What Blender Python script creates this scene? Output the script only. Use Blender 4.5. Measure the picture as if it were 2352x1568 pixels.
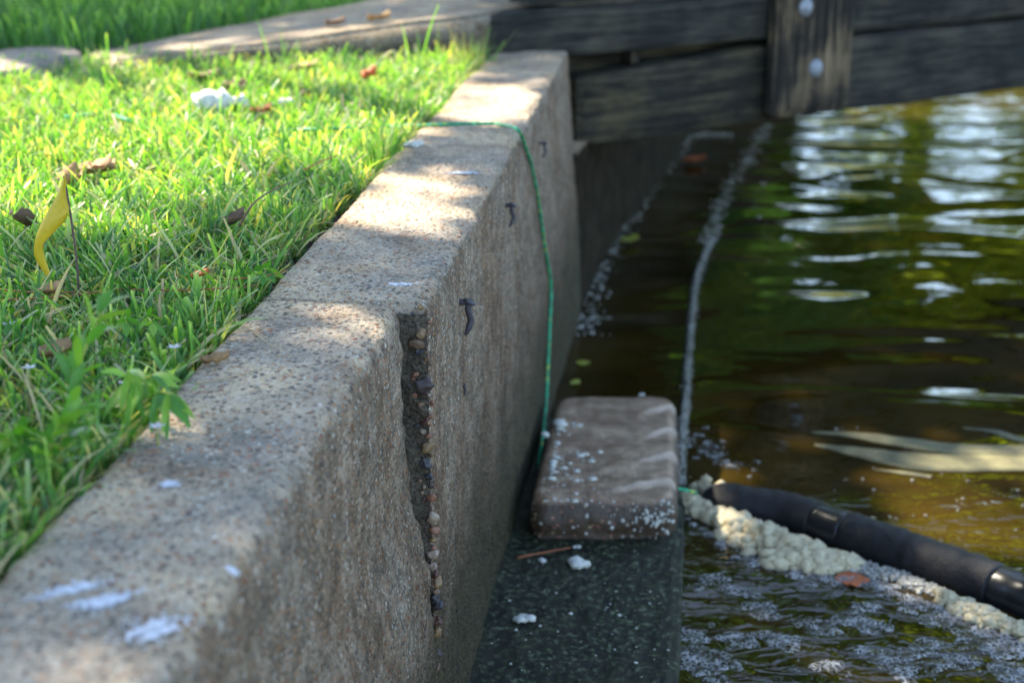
import bpy, bmesh, math, random
import numpy as np
from mathutils import Vector, noise, Matrix
R = math.radians
random.seed(7); rng = np.random.default_rng(7)
for o in list(bpy.data.objects): bpy.data.objects.remove(o)
S = bpy.context.scene; COL = S.collection

# ------------------------------------------------------------------ camera
H = 0.53                                   # camera height above the wall top (wall top is z = 0)
PITCH = R(18.1); F = 3530.0
cam_d = bpy.data.cameras.new('camera'); cam = bpy.data.objects.new('camera', cam_d); COL.objects.link(cam)
cam.location = (0, 0, H); cam.rotation_euler = (R(90) - PITCH, 0, 0)
cam_d.sensor_width = 36; cam_d.lens = F / 2352 * 36; cam_d.clip_start = .02; cam_d.clip_end = 500
cam_d.dof.use_dof = True; cam_d.dof.focus_distance = 3.62 * H; cam_d.dof.aperture_fstop = 4.2
S.camera = cam
# ------------------------------------------------------------------ light
AZ, EL = R(-42), R(52)
LD = Vector((math.sin(AZ) * math.cos(EL), math.cos(AZ) * math.cos(EL), math.sin(EL)))   # towards the sun
w = bpy.data.worlds.new('World'); S.world = w; w.use_nodes = True
nt = w.node_tree; bg = nt.nodes['Background']; sky = nt.nodes.new('ShaderNodeTexSky')
sky.sky_type = 'NISHITA'; sky.sun_disc = False; sky.sun_elevation = EL; sky.sun_rotation = AZ
nt.links.new(sky.outputs[0], bg.inputs[0]); bg.inputs[1].default_value = .14
sl = bpy.data.lights.new('sun', 'SUN'); sl.energy = 5.0; sl.angle = R(.5); sl.color = (1, .90, .74)
so = bpy.data.objects.new('sun', sl); COL.objects.link(so); so.rotation_euler = (-LD).to_track_quat('-Z', 'Y').to_euler()
S.view_settings.view_transform = 'Standard'; S.view_settings.look = 'None'; S.view_settings.exposure = 2.2; S.view_settings.gamma = 1

# ------------------------------------------------------------------ helpers
sp, cp = math.sin(PITCH), math.cos(PITCH)
def at(px, py, z=0.0):
    """the point of the level plane z (in metres) seen at a place of the 2352 x 1568 survey picture"""
    u = (px - 1176) / F; v = (784 - py) / F
    t = (H - z) / (sp - v * cp)
    return Vector((u * t, (cp + v * sp) * t, z))
WD = Vector((.1097, .994)); WN = Vector((.994, -.1097))
def W(s, o, z):
    return Vector((WD.x * s + WN.x * o, WD.y * s + WN.y * o, z))
def so_of(p): return (p[0] * WD.x + p[1] * WD.y, p[0] * WN.x + p[1] * WN.y)

def tag(o, label=None, cat=None, group=None, kind=None):
    if label: o['label'] = label
    if cat: o['category'] = cat
    if group: o['group'] = group
    if kind: o['kind'] = kind
    return o
def empty(name, loc, rz=0):
    o = bpy.data.objects.new(name, None); COL.objects.link(o); o.location = loc; o.rotation_euler = (0, 0, rz); o.empty_display_size = .02
    return o
def link(name, me, mat=None, parent=None, smooth=True):
    o = bpy.data.objects.new(name, me); COL.objects.link(o)
    if mat: me.materials.append(mat)
    if smooth and len(me.polygons): me.polygons.foreach_set('use_smooth', [True] * len(me.polygons))
    if parent:
        o.parent = parent
    return o
def mesh(name, V, Fc, mat=None, parent=None, smooth=True, att=None, origin=None):
    V = np.asarray([tuple(v) for v in V], dtype=float) if not isinstance(V, np.ndarray) else V
    me = bpy.data.meshes.new(name)
    loc = Vector((0, 0, 0))
    if origin is not None:
        loc = Vector(origin); V = V - np.array(loc)
    elif parent is not None:
        V = V - np.array(parent.location)
    if isinstance(Fc, np.ndarray):
        n, k = Fc.shape
        me.vertices.add(len(V)); me.vertices.foreach_set('co', V.astype(np.float32).ravel())
        me.loops.add(n * k); me.loops.foreach_set('vertex_index', Fc.astype(np.int32).ravel())
        me.polygons.add(n); me.polygons.foreach_set('loop_start', np.arange(0, n * k, k, dtype=np.int32))
        me.update(calc_edges=True); me.validate()
    else:
        me.from_pydata([tuple(v) for v in V], [], Fc); me.update()
    if att is not None:
        a = me.color_attributes.new('tint', 'FLOAT_COLOR', 'POINT')
        c = np.ones((len(V), 4), np.float32); c[:, :att.shape[1]] = att
        a.data.foreach_set('color', c.ravel())
    o = link(name, me, mat, parent, smooth); 
    if origin is not None: o.location = loc
    return o
def grid_faces(nu, nv, close=False):
    a = np.arange(nu - 1)[:, None] * nv; b = np.arange(nv - 1)[None, :]
    i = (a + b).ravel()
    return np.stack([i, i + nv, i + nv + 1, i + 1], 1)
def nz(p, sc, seed=0.): return noise.noise(Vector((p[0] * sc + seed, p[1] * sc - seed, p[2] * sc + seed * .5)))
def tube(pts, rads, seg=8, caps=True, sq=1.0):
    """vertices and faces of a tapering tube"""
    pts = [Vector(p) for p in pts]; V = []; Fc = []
    up = Vector((0, 0, 1)); n = len(pts)
    if not hasattr(rads, '__len__'): rads = [rads] * n
    prev = None
    for i, p in enumerate(pts):
        t = (pts[min(i + 1, n - 1)] - pts[max(i - 1, 0)]).normalized()
        a = prev if prev else (up if abs(t.z) < .9 else Vector((1, 0, 0)))
        x = (a - t * a.dot(t)).normalized(); y = t.cross(x); prev = x
        for k in range(seg):
            th = 2 * math.pi * k / seg
            V.append(p + (x * math.cos(th) + y * math.sin(th)) * rads[i])
    for i in range(n - 1):
        for k in range(seg):
            Fc.append((i * seg + k, i * seg + (k + 1) % seg, (i + 1) * seg + (k + 1) % seg, (i + 1) * seg + k))
    if caps:
        Fc.append(tuple(range(seg))[::-1]); Fc.append(tuple((n - 1) * seg + k for k in range(seg)))
    return V, Fc
class MB:
    def __init__(s): s.V = []; s.F = []
    def add(s, VF):
        b = len(s.V); s.V += [Vector(v) for v in VF[0]]; s.F += [tuple(i + b for i in f) for f in VF[1]]; return s
    def build(s, name, mat, parent=None, smooth=True, origin=None): return mesh(name, s.V, s.F, mat, parent, smooth, origin=origin)
def smooth_path(pts, n=6):
    pts = [Vector(p) for p in pts]; out = []
    for i in range(len(pts) - 1):
        p0 = pts[max(i - 1, 0)]; p1 = pts[i]; p2 = pts[i + 1]; p3 = pts[min(i + 2, len(pts) - 1)]
        for k in range(n):
            t = k / n
            out.append(.5 * ((2 * p1) + (p2 - p0) * t + (2 * p0 - 5 * p1 + 4 * p2 - p3) * t * t + (3 * p1 - p0 - 3 * p2 + p3) * t ** 3))
    out.append(pts[-1]); return out
def ico(c, r, sub=2, sc=(1, 1, 1), amp=.15, fr=1.5, seed=0., rot=None):
    bm = bmesh.new(); bmesh.ops.create_icosphere(bm, subdivisions=sub, radius=1.0)
    V = []
    for v in bm.verts:
        d = v.co.copy(); k = 1 + amp * noise.noise(d * fr + Vector((seed, seed * 1.7, -seed))) + amp * .5 * noise.noise(d * fr * 2.7 + Vector((seed, 3, -seed)))
        q = Vector((d.x * sc[0], d.y * sc[1], d.z * sc[2])) * (k * r)
        if rot: q = rot @ q
        V.append(Vector(c) + q)
    Fc = [tuple(v.index for v in f.verts) for f in bm.faces]; bm.free(); return V, Fc

# ------------------------------------------------------------------ materials
def mat(name):
    m = bpy.data.materials.new(name); m.use_nodes = True; n = m.node_tree; b = n.nodes['Principled BSDF']
    return m, n, b
def N(n, t, **kw):
    x = n.nodes.new(t)
    for k, v in kw.items():
        if k in x.inputs: x.inputs[k].default_value = v
        else: setattr(x, k, v)
    return x
def ramp(n, fac, stops, interp='LINEAR'):
    r = n.nodes.new('ShaderNodeValToRGB'); r.color_ramp.interpolation = interp; e = r.color_ramp.elements
    while len(e) < len(stops): e.new(.5)
    for i, (p, c) in enumerate(stops):
        e[i].position = p; e[i].color = c if len(c) == 4 else (*c, 1)
    if fac is not None: n.links.new(fac, r.inputs[0])
    return r.outputs[0]
def mix(n, f, a, b, mode='MIX'):
    x = n.nodes.new('ShaderNodeMix'); x.data_type = 'RGBA'; x.blend_type = mode
    for sock, val in ((x.inputs[0], f), (x.inputs[6], a), (x.inputs[7], b)):
        if hasattr(val, 'is_linked'): n.links.new(val, sock)
        else: sock.default_value = val if not isinstance(val, tuple) or len(val) == 4 else (*val, 1)
    return x.outputs[2]
def noise_n(n, sc, det=3, rough=.55, vec=None, dist=0):
    x = N(n, 'ShaderNodeTexNoise'); x.inputs['Scale'].default_value = sc; x.inputs['Detail'].default_value = det
    x.inputs['Roughness'].default_value = rough; x.inputs['Distortion'].default_value = dist
    if vec: n.links.new(vec, x.inputs['Vector'])
    return x.outputs[0]
def vor(n, sc, out='Color', vec=None, feat='F1', rnd=1):
    x = N(n, 'ShaderNodeTexVoronoi', feature=feat); x.inputs['Scale'].default_value = sc; x.inputs['Randomness'].default_value = rnd
    if vec: n.links.new(vec, x.inputs['Vector'])
    return x.outputs[out]
def mapping(n, sc=(1, 1, 1), rot=(0, 0, 0), coord='Object'):
    c = N(n, 'ShaderNodeNewGeometry').outputs['Position'] if coord == 'World' else N(n, 'ShaderNodeTexCoord').outputs[coord]
    m = N(n, 'ShaderNodeMapping'); m.inputs['Scale'].default_value = sc; m.inputs['Rotation'].default_value = rot
    n.links.new(c, m.inputs[0]); return m.outputs[0]
def bump(n, b, h, st=.5, dist=.002, prev=None):
    x = N(n, 'ShaderNodeBump'); x.inputs['Strength'].default_value = st; x.inputs['Distance'].default_value = dist
    n.links.new(h, x.inputs['Height'])
    if prev: n.links.new(prev, x.inputs['Normal'])
    if b: n.links.new(x.outputs[0], b.inputs['Normal'])
    return x.outputs[0]
def math_n(n, op, a, b=None, c=None):
    x = N(n, 'ShaderNodeMath', operation=op)
    for i, v in enumerate((a, b, c)):
        if v is None: continue
        if hasattr(v, 'is_linked'): n.links.new(v, x.inputs[i])
        else: x.inputs[i].default_value = v
    return x.outputs[0]

def concrete(name, wet=True, gray=0.0, scale=1.0, dark=1.0):
    """weathered concrete: cement matrix, coloured sand grains, exposed pebbles on the faces, algae near the water"""
    m, n, b = mat(name); P = mapping(n, coord='World')
    geo = N(n, 'ShaderNodeNewGeometry'); sx = N(n, 'ShaderNodeSeparateXYZ'); n.links.new(geo.outputs['Normal'], sx.inputs[0])
    sz = N(n, 'ShaderNodeSeparateXYZ'); n.links.new(geo.outputs['Position'], sz.inputs[0])
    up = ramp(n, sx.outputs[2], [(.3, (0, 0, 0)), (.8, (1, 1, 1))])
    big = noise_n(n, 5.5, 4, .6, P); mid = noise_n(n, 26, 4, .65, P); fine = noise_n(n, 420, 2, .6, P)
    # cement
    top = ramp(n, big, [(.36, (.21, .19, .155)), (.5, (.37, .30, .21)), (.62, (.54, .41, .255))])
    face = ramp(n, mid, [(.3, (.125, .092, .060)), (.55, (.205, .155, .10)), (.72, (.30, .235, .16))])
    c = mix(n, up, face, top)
    c = mix(n, math_n(n, 'MULTIPLY', ramp(n, mid, [(.42, (0, 0, 0)), (.75, (1, 1, 1))]), .55), c, (.44, .36, .27))
    # grains of aggregate: two sizes of voronoi cells with their own colours
    for sc, thr, amt in ((300 * scale, .48, .75), (150 * scale, .42, .9), (85 * scale, .30, .85)):
        x = N(n, 'ShaderNodeTexVoronoi', feature='F1'); x.inputs['Scale'].default_value = sc; n.links.new(P, x.inputs['Vector'])
        sep = N(n, 'ShaderNodeSeparateColor'); n.links.new(x.outputs['Color'], sep.inputs[0])
        gc = ramp(n, sep.outputs[0], [(0, (.12, .10, .08)), (.24, (.17, .14, .11)), (.42, (.42, .22, .11)), (.56, (.47, .39, .28)), (.70, (.30, .115, .06)), (.80, (.58, .53, .44)), (.90, (.11, .10, .11))], 'CONSTANT')
        edge = ramp(n, x.outputs['Distance'], [(thr - .08, (1, 1, 1)), (thr, (0, 0, 0))])
        pick = ramp(n, sep.outputs[1], [(.38 if sc > 100 * scale else .68, (0, 0, 0)), (.42 if sc > 100 * scale else .72, (1, 1, 1))])
        f = math_n(n, 'MULTIPLY', math_n(n, 'MULTIPLY', edge, pick), amt)
        c = mix(n, f, c, gc)
    # dark mottles of lichen on top, pits
    li = noise_n(n, 14, 5, .7, P)
    c = mix(n, math_n(n, 'MULTIPLY', ramp(n, li, [(.5, (0, 0, 0)), (.66, (1, 1, 1))]), .35), c, (.13, .125, .105))
    pit = noise_n(n, 190, 2, .5, P)
    c = mix(n, math_n(n, 'MULTIPLY', ramp(n, pit, [(.66, (0, 0, 0)), (.74, (1, 1, 1))]), .25), c, (.09, .07, .05))
    st = noise_n(n, 1.0, 4, .65, mapping(n, (9, 9, 2.2), coord='World'))
    c = mix(n, math_n(n, 'MULTIPLY', ramp(n, st, [(.5, (0, 0, 0)), (.68, (1, 1, 1))]), .45), c, mix(n, 1.0, c, (.62, .42, .25), 'MULTIPLY'))
    rough = .9
    if wet:
        # a tide mark: brown damp, then green algae, each with a ragged edge
        zz = math_n(n, 'ADD', sz.outputs[2], math_n(n, 'MULTIPLY', math_n(n, 'SUBTRACT', noise_n(n, 7, 5, .65, P), .5), .42))
        damp = ramp(n, math_n(n, 'MULTIPLY_ADD', zz, -1.0, 0), [(.13, (0, 0, 0)), (.50, (1, 1, 1))])
        c = mix(n, math_n(n, 'MULTIPLY', damp, .8), c, mix(n, 1.0, c, (.30, .26, .22), 'MULTIPLY'))
        alg = ramp(n, math_n(n, 'MULTIPLY_ADD', zz, -1.0, 0), [(.36, (0, 0, 0)), (.57, (1, 1, 1))])
        ac = mix(n, ramp(n, noise_n(n, 60, 3, .6, P), [(.35, (0, 0, 0)), (.65, (1, 1, 1))]), (.009, .013, .008), (.05, .048, .022))
        c = mix(n, math_n(n, 'MULTIPLY', alg, .8), c, ac)
        r = math_n(n, 'MULTIPLY_ADD', damp, -.35, .92); n.links.new(r, b.inputs['Roughness'])
    else: b.inputs['Roughness'].default_value = rough
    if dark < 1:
        side_shade = mix(n, ramp(n, noise_n(n, 18, 4, .6, P), [(.35, (0, 0, 0)), (.65, (1, 1, 1))]), (.010, .009, .006) if dark < .2 else (.035, .033, .02), (.035, .028, .018) if dark < .2 else (.085, .07, .042))
        c = mix(n, math_n(n, 'MULTIPLY', math_n(n, 'SUBTRACT', 1.0, up), 1 - dark), c, side_shade)  # shade is put into the colour of faces not turned up
    n.links.new(c, b.inputs['Base Color']); b.inputs['Specular IOR Level'].default_value = .02 if dark < .2 else .15
    h1 = bump(n, None, mid, .5, .004)
    v = N(n, 'ShaderNodeTexVoronoi', feature='F1'); v.inputs['Scale'].default_value = 150 * scale; n.links.new(P, v.inputs['Vector'])
    h2 = bump(n, None, ramp(n, v.outputs['Distance'], [(.0, (1, 1, 1)), (.55, (0, 0, 0))]), 1, .004, h1)
    bump(n, b, fine, .5, .001, h2)
    return m
M = {}
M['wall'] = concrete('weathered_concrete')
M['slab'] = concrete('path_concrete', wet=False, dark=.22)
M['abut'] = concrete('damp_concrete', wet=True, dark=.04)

def plain(name, col, rough=.6, var=.25, sc=40, bmp=.3, spec=.4, trans=0, coord='World', bd=.002):
    m, n, b = mat(name); P = mapping(n, coord=coord)
    f = noise_n(n, sc, 4, .6, P)
    c = ramp(n, f, [(.3, tuple(x * (1 - var) for x in col)), (.7, tuple(min(1, x * (1 + var)) for x in col))])
    n.links.new(c, b.inputs['Base Color']); b.inputs['Roughness'].default_value = rough; b.inputs['Specular IOR Level'].default_value = spec
    if bmp: bump(n, b, f, bmp, bd)
    if trans:
        t = N(n, 'ShaderNodeBsdfTranslucent'); n.links.new(c, t.inputs[0]); ms = N(n, 'ShaderNodeMixShader'); ms.inputs[0].default_value = trans
        out = n.nodes['Material Output']; n.links.new(b.outputs[0], ms.inputs[1]); n.links.new(t.outputs[0], ms.inputs[2]); n.links.new(ms.outputs[0], out.inputs[0])
    return m
def leafy(name, stops, trans=.45, rough=.42, spec=.4):
    """leaf colour from each blade's own tint value"""
    m, n, b = mat(name); a = N(n, 'ShaderNodeVertexColor', layer_name='tint'); sep = N(n, 'ShaderNodeSeparateColor'); n.links.new(a.outputs[0], sep.inputs[0])
    c = ramp(n, sep.outputs[0], stops)
    n.links.new(c, b.inputs['Base Color']); b.inputs['Roughness'].default_value = rough; b.inputs['Specular IOR Level'].default_value = spec
    t = N(n, 'ShaderNodeBsdfTranslucent'); n.links.new(mix(n, 1.0, c, (1.3, 1.6, .22), 'MULTIPLY'), t.inputs[0]); ms = N(n, 'ShaderNodeMixShader'); ms.inputs[0].default_value = trans
    out = n.nodes['Material Output']; n.links.new(b.outputs[0], ms.inputs[1]); n.links.new(t.outputs[0], ms.inputs[2]); n.links.new(ms.outputs[0], out.inputs[0])
    return m
M['grass'] = leafy('grass_blades', [(0, (.025, .085, .035)), (.3, (.065, .17, .06)), (.55, (.13, .27, .07)), (.76, (.24, .38, .10)), (.82, (.42, .46, .24)), (.9, (.52, .44, .29)), (1, (.46, .32, .20))])
M['leaf'] = leafy('tree_leaves', [(0, (.03, .09, .015)), (.5, (.08, .20, .03)), (1, (.18, .30, .035))], .5)
M['leaf_lit'] = leafy('sunlit_tree_leaves', [(0, (.20, .26, .02)), (.5, (.42, .45, .03)), (1, (.58, .50, .08))], .6)  # brighter copy of the tree leaves, sunlight put into the colour
M['weed'] = leafy('weed_leaves', [(0, (.04, .13, .03)), (.5, (.09, .24, .035)), (1, (.2, .34, .05))], .35)
M['soil'] = plain('dark_soil', (.055, .04, .028), .95, .5, 60, .8, bd=.01)
M['bark'] = plain('bark', (.09, .07, .05), .9, .4, 12, .8, bd=.02)
M['foam'] = plain('thick_foam', (.52, .45, .285), .6, .16, 120, .4, trans=.15, bd=.003)
M['foam_white'] = plain('white_foam', (.56, .56, .50), .75, .06, 150, .4, trans=.1)
M['scum'] = plain('scum_line', (.30, .29, .25), .8, .6, 160, .8, bd=.004)
M['yellow'] = plain('flag_plastic', (.62, .47, .03), .45, .08, 200, .1, trans=.35)
M['wire'] = plain('rusty_wire', (.10, .06, .05), .6, .3, 300, .3)
M['nail'] = plain('rusted_nail', (.045, .04, .05), .55, .45, 300, .6, spec=.5, bd=.001)
M['leaf_tan'] = plain('dry_leaf_tan', (.36, .22, .10), .7, .3, 150, .3, trans=.2)
M['leaf_brown'] = plain('dry_leaf_brown', (.15, .09, .05), .75, .3, 150, .3, trans=.1)
M['leaf_orange'] = plain('dry_leaf_orange', (.42, .11, .03), .6, .3, 150, .2, trans=.2)
M['leaf_yellow'] = plain('leaf_yellow_green', (.35, .38, .06), .5, .2, 150, .2, trans=.2)
M['straw'] = plain('straw', (.50, .38, .22), .7, .2, 150, .1, trans=.2)
M['needle'] = plain('pine_needle', (.28, .09, .035), .6, .3, 150, .1)
M['petal'] = plain('white_petals', (.7, .69, .72), .6, .03, 150, 0, trans=.3)
M['lime'] = plain('chalky_splash', (.48, .49, .52), .9, .35, 130, .5)
M['bolt'] = plain('galvanised_bolt', (.24, .26, .28), .55, .4, 90, .2, spec=.5)
M['stone'] = plain('flat_stone', (.26, .21, .17), .9, .4, 25, .8, bd=.01)
M['streak'] = plain('streak_olive', (.105, .095, .042), .6, .6, 18, .3)
# rope: green twist with pale flecks
m, n, b = mat('green_rope'); P = mapping(n, coord='World'); f = vor(n, 140, 'Color', P); sep = N(n, 'ShaderNodeSeparateColor'); n.links.new(f, sep.inputs[0])
n.links.new(ramp(n, sep.outputs[0], [(.0, (.005, .22, .10)), (.55, (.01, .36, .16)), (.8, (.03, .48, .22)), (.88, (.34, .46, .06))], 'CONSTANT'), b.inputs['Base Color']); b.inputs['Roughness'].default_value = .5
bump(n, b, sep.outputs[1], .5, .002); M['rope'] = m
# wet mossy ledge
m, n, b = mat('wet_mossy_concrete'); P = mapping(n, coord='World')
f1 = noise_n(n, 80, 6, .8, P); f2 = noise_n(n, 9, 4, .6, P)
c = ramp(n, f1, [(.44, (.001, .002, .001)), (.50, (.006, .009, .002)), (.55, (.026, .036, .008)), (.61, (.16, .18, .11))])
c = mix(n, math_n(n, 'MULTIPLY', ramp(n, f2, [(.4, (0, 0, 0)), (.65, (1, 1, 1))]), .5), c, (.022, .020, .006))
n.links.new(c, b.inputs['Base Color']); n.links.new(ramp(n, f1, [(.3, (.32,) * 3), (.7, (.8,) * 3)]), b.inputs['Roughness']); b.inputs['Specular IOR Level'].default_value = .3; bump(n, b, f1, 1, .006); M['ledge'] = m
# landscape block
m, n, b = mat('landscape_block'); P = mapping(n, coord='Object')
f = noise_n(n, 9, 4, .6, mapping(n, (1, 2.6, 1))); c = ramp(n, f, [(.3, (.12, .070, .036)), (.5, (.22, .14, .080)), (.68, (.34, .24, .15))])
x = N(n, 'ShaderNodeTexVoronoi'); x.inputs['Scale'].default_value = 120; n.links.new(P, x.inputs['Vector']); sep = N(n, 'ShaderNodeSeparateColor'); n.links.new(x.outputs['Color'], sep.inputs[0])
gc = ramp(n, sep.outputs[0], [(0, (.06, .045, .04)), (.3, (.30, .13, .08)), (.5, (.38, .28, .16)), (.7, (.22, .08, .07)), (.85, (.5, .48, .44))], 'CONSTANT')
sx = N(n, 'ShaderNodeSeparateXYZ'); n.links.new(P, sx.inputs[0])
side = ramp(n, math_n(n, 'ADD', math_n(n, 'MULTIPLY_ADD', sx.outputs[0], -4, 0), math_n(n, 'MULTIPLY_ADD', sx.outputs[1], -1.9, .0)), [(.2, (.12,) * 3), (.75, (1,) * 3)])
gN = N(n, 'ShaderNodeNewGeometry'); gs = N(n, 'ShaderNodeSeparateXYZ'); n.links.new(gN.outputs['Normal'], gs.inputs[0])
c = mix(n, ramp(n, gs.outputs[2], [(.5, (.9,) * 3), (.8, (0,) * 3)]), c, (.040, .026, .016))  # sides darkened by normal: their shade is put into the colour
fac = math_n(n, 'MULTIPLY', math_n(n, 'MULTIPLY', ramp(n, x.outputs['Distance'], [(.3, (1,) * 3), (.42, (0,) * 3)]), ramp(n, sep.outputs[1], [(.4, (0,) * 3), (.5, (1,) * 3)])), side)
c = mix(n, fac, c, gc); wa = N(n, 'ShaderNodeVertexColor', layer_name='tint'); c = mix(n, math_n(n, 'MULTIPLY', wa.outputs[0], .8), c, (.46, .37, .28)); n.links.new(c, b.inputs['Base Color']); b.inputs['Roughness'].default_value = .55
pr = noise_n(n, 160, 4, .7, P); hb = bump(n, None, f, .5, .01); hb = bump(n, None, pr, .6, .003, hb); bump(n, b, x.outputs['Distance'], .4, .003, hb); M['block'] = m
# timber
def timber(name, base, worn, rot=0, amt=.5):
    m, n, b = mat(name); P = mapping(n, (2.0, 30, 30) if rot == 0 else (26, 26, 1.4)); g = noise_n(n, 2.2, 6, .7, P, .4); pt = noise_n(n, 4, 4, .6, mapping(n))
    c = ramp(n, g, [(.3, tuple(x * .35 for x in base)), (.55, base), (.75, tuple(x * 2.2 for x in base))])
    w2 = math_n(n, 'MULTIPLY', ramp(n, math_n(n, 'MULTIPLY', g, pt), [(.22, (0,) * 3), (.38, (1,) * 3)]), amt)
    c = mix(n, w2, c, worn); n.links.new(c, b.inputs['Base Color']); b.inputs['Roughness'].default_value = .85; b.inputs['Specular IOR Level'].default_value = .2; bump(n, b, g, .7, .008); return m
M['timber'] = timber('dark_timber', (.024, .025, .022), (.085, .075, .052), 0, .7)
M['timber_low'] = timber('damp_timber', (.026, .025, .018), (.10, .08, .042), 0, .9)
M['post'] = timber('worn_post', (.022, .019, .015), (.22, .16, .09), 1, 1)
# pipe sleeve
m, n, b = mat('black_foam_sleeve'); P = mapping(n, coord='World'); f = noise_n(n, 260, 3, .7, P); f2 = noise_n(n, 12, 3, .6, P)
c = ramp(n, f, [(.3, (.002, .0023, .003)), (.6, (.006, .0065, .0085)), (.78, (.022, .025, .031))]); n.links.new(mix(n, math_n(n, 'MULTIPLY', f2, .2), c, (.012, .010, .011)), b.inputs['Base Color'])
b.inputs['Roughness'].default_value = .5; b.inputs['Specular IOR Level'].default_value = .3; bump(n, b, f, .8, .0025); M['sleeve'] = m
M['band'] = plain('smooth_black_band', (.008, .009, .011), .28, .4, 30, .15, spec=.4)
# water: murky brown body under a smooth, gently rippled surface
m, n, b = mat('murky_water'); PW = mapping(n, coord='World')
b.inputs['Roughness'].default_value = .015; b.inputs['IOR'].default_value = 1.33; b.inputs['Specular IOR Level'].default_value = .5
f = noise_n(n, 3, 3, .5, PW); n.links.new(ramp(n, f, [(.35, (.010, .007, .0015)), (.65, (.032, .020, .003))]), b.inputs['Base Color'])
w1 = noise_n(n, 1.0, 1, .4, mapping(n, (1.7, 3.3, 1), (0, 0, R(12)), 'World'), .9); w2 = noise_n(n, 1.0, 1, .4, mapping(n, (8, 10, 1), (0, 0, R(-12)), 'World'), .4)
wy = N(n, 'ShaderNodeSeparateXYZ'); n.links.new(PW, wy.inputs[0])
w3 = math_n(n, 'MULTIPLY', noise_n(n, 1.0, 2, .5, mapping(n, (16, 24, 1), (0, 0, R(20)), 'World'), 1.2), ramp(n, math_n(n, 'MULTIPLY', wy.outputs[1], .2), [(.50, (1,) * 3), (.60, (0,) * 3)]))
hb = bump(n, None, w1, 1, .024); hb = bump(n, None, w2, 1, .0018, hb); bump(n, b, w3, 1, .0055, hb); M['water'] = m
# thin bubble rafts
m, n, b = mat('bubble_film'); P = mapping(n, coord='World'); v = N(n, 'ShaderNodeTexVoronoi', feature='DISTANCE_TO_EDGE'); v.inputs['Scale'].default_value = 110; n.links.new(P, v.inputs['Vector'])
f = noise_n(n, 45, 4, .7, P)
n.links.new(ramp(n, f, [(.3, (.20, .20, .20)), (.7, (.46, .46, .45))]), b.inputs['Base Color']); b.inputs['Roughness'].default_value = .35
bump(n, b, v.outputs['Distance'], 1, .004)
tr = N(n, 'ShaderNodeBsdfTransparent'); ms = N(n, 'ShaderNodeMixShader')
al = math_n(n, 'MULTIPLY', ramp(n, f, [(.36, (.04,) * 3), (.60, (.8,) * 3)]), ramp(n, v.outputs['Distance'], [(.02, (1,) * 3), (.2, (.12,) * 3)]))
n.links.new(al, ms.inputs[0]); n.links.new(tr.outputs[0], ms.inputs[1]); n.links.new(b.outputs[0], ms.inputs[2]); n.links.new(ms.outputs[0], n.nodes['Material Output'].inputs[0]); M['film'] = m

M['joint'] = plain('crumbling_mortar', (.085, .07, .05), .95, .8, 230, 1, bd=.005)
# ------------------------------------------------------------------ levels
ZL = -1.30 * H          # top of the ledge
ZW = -1.34 * H          # water
LH = H                  # shorthand
BL = -.946 * H          # left side of the wall top
# ------------------------------------------------------------------ ground, water
def sheet(name, x0, x1, y0, y1, z, nx, ny, m, hfun=None):
    xs = np.linspace(x0, x1, nx); ys = np.linspace(y0, y1, ny); X, Y = np.meshgrid(xs, ys, indexing='ij'); Z = np.full_like(X, z)
    if hfun:
        for i in range(nx):
            for j in range(ny): Z[i, j] = z + hfun(X[i, j], Y[i, j])
    V = np.stack([X.ravel(), Y.ravel(), Z.ravel()], 1)
    return mesh(name, V, grid_faces(nx, ny), m)
def soil_z(x, y):
    return -.032 + .010 * nz((x, y, 0), 3.0) + .004 * nz((x, y, 0), 14)
# soil bank in wall coordinates (reaches far left and beyond the path), its edge stops just short of the wall
V = []; ss = np.concatenate([np.linspace(-1.5, 6, 160), [9, 14, 25, 60]]); oo = np.concatenate([[-.03], [-.0301], np.linspace(-.012, 0, 3)[:0], -np.linspace(.0, 1, 2)[:0]])
offs = [BL - .004, BL - .006, BL - .012, BL - .03] + list(BL - np.linspace(.06, 3.5, 60)) + [BL - 8, BL - 20, BL - 60]
zs_edge = [-.12, -.05, -.034, 0]
for s in ss:
    for k, o in enumerate(offs):
        jit = .006 * nz((s, 0, k), 16) if k < 4 else 0
        p = W(s, o + jit, 0); z = soil_z(p.x, p.y)
        if k < 3: z = zs_edge[k]
        V.append((p.x, p.y, z))
ground = mesh('ground', V, grid_faces(len(ss), len(offs)), M['soil']); ground['kind'] = 'structure'
# water sheet and bed
water = sheet('water', -.35, 60, -3, 90, ZW, 60, 90, M['water']); water['kind'] = 'structure'
bed = sheet('pond_bed', -.4, 60, -3, 90, ZW - .8, 12, 12, M['soil']); bed['kind'] = 'structure'
M['bankgrass'] = plain('bank_grass', (.16, .17, .05), .9, .6, 1.5, .8, bd=.05)
fb = sheet('bank', -6, 60, 0, 60, ZW, 60, 60, M['bankgrass'], lambda x, y: -.4 + max(0, min(1.4, (y - 15 - .3 * nz((x, y, 0), .2)) * .5)) + .1 * nz((x, y, 0), .5)); fb['kind'] = 'structure'

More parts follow.
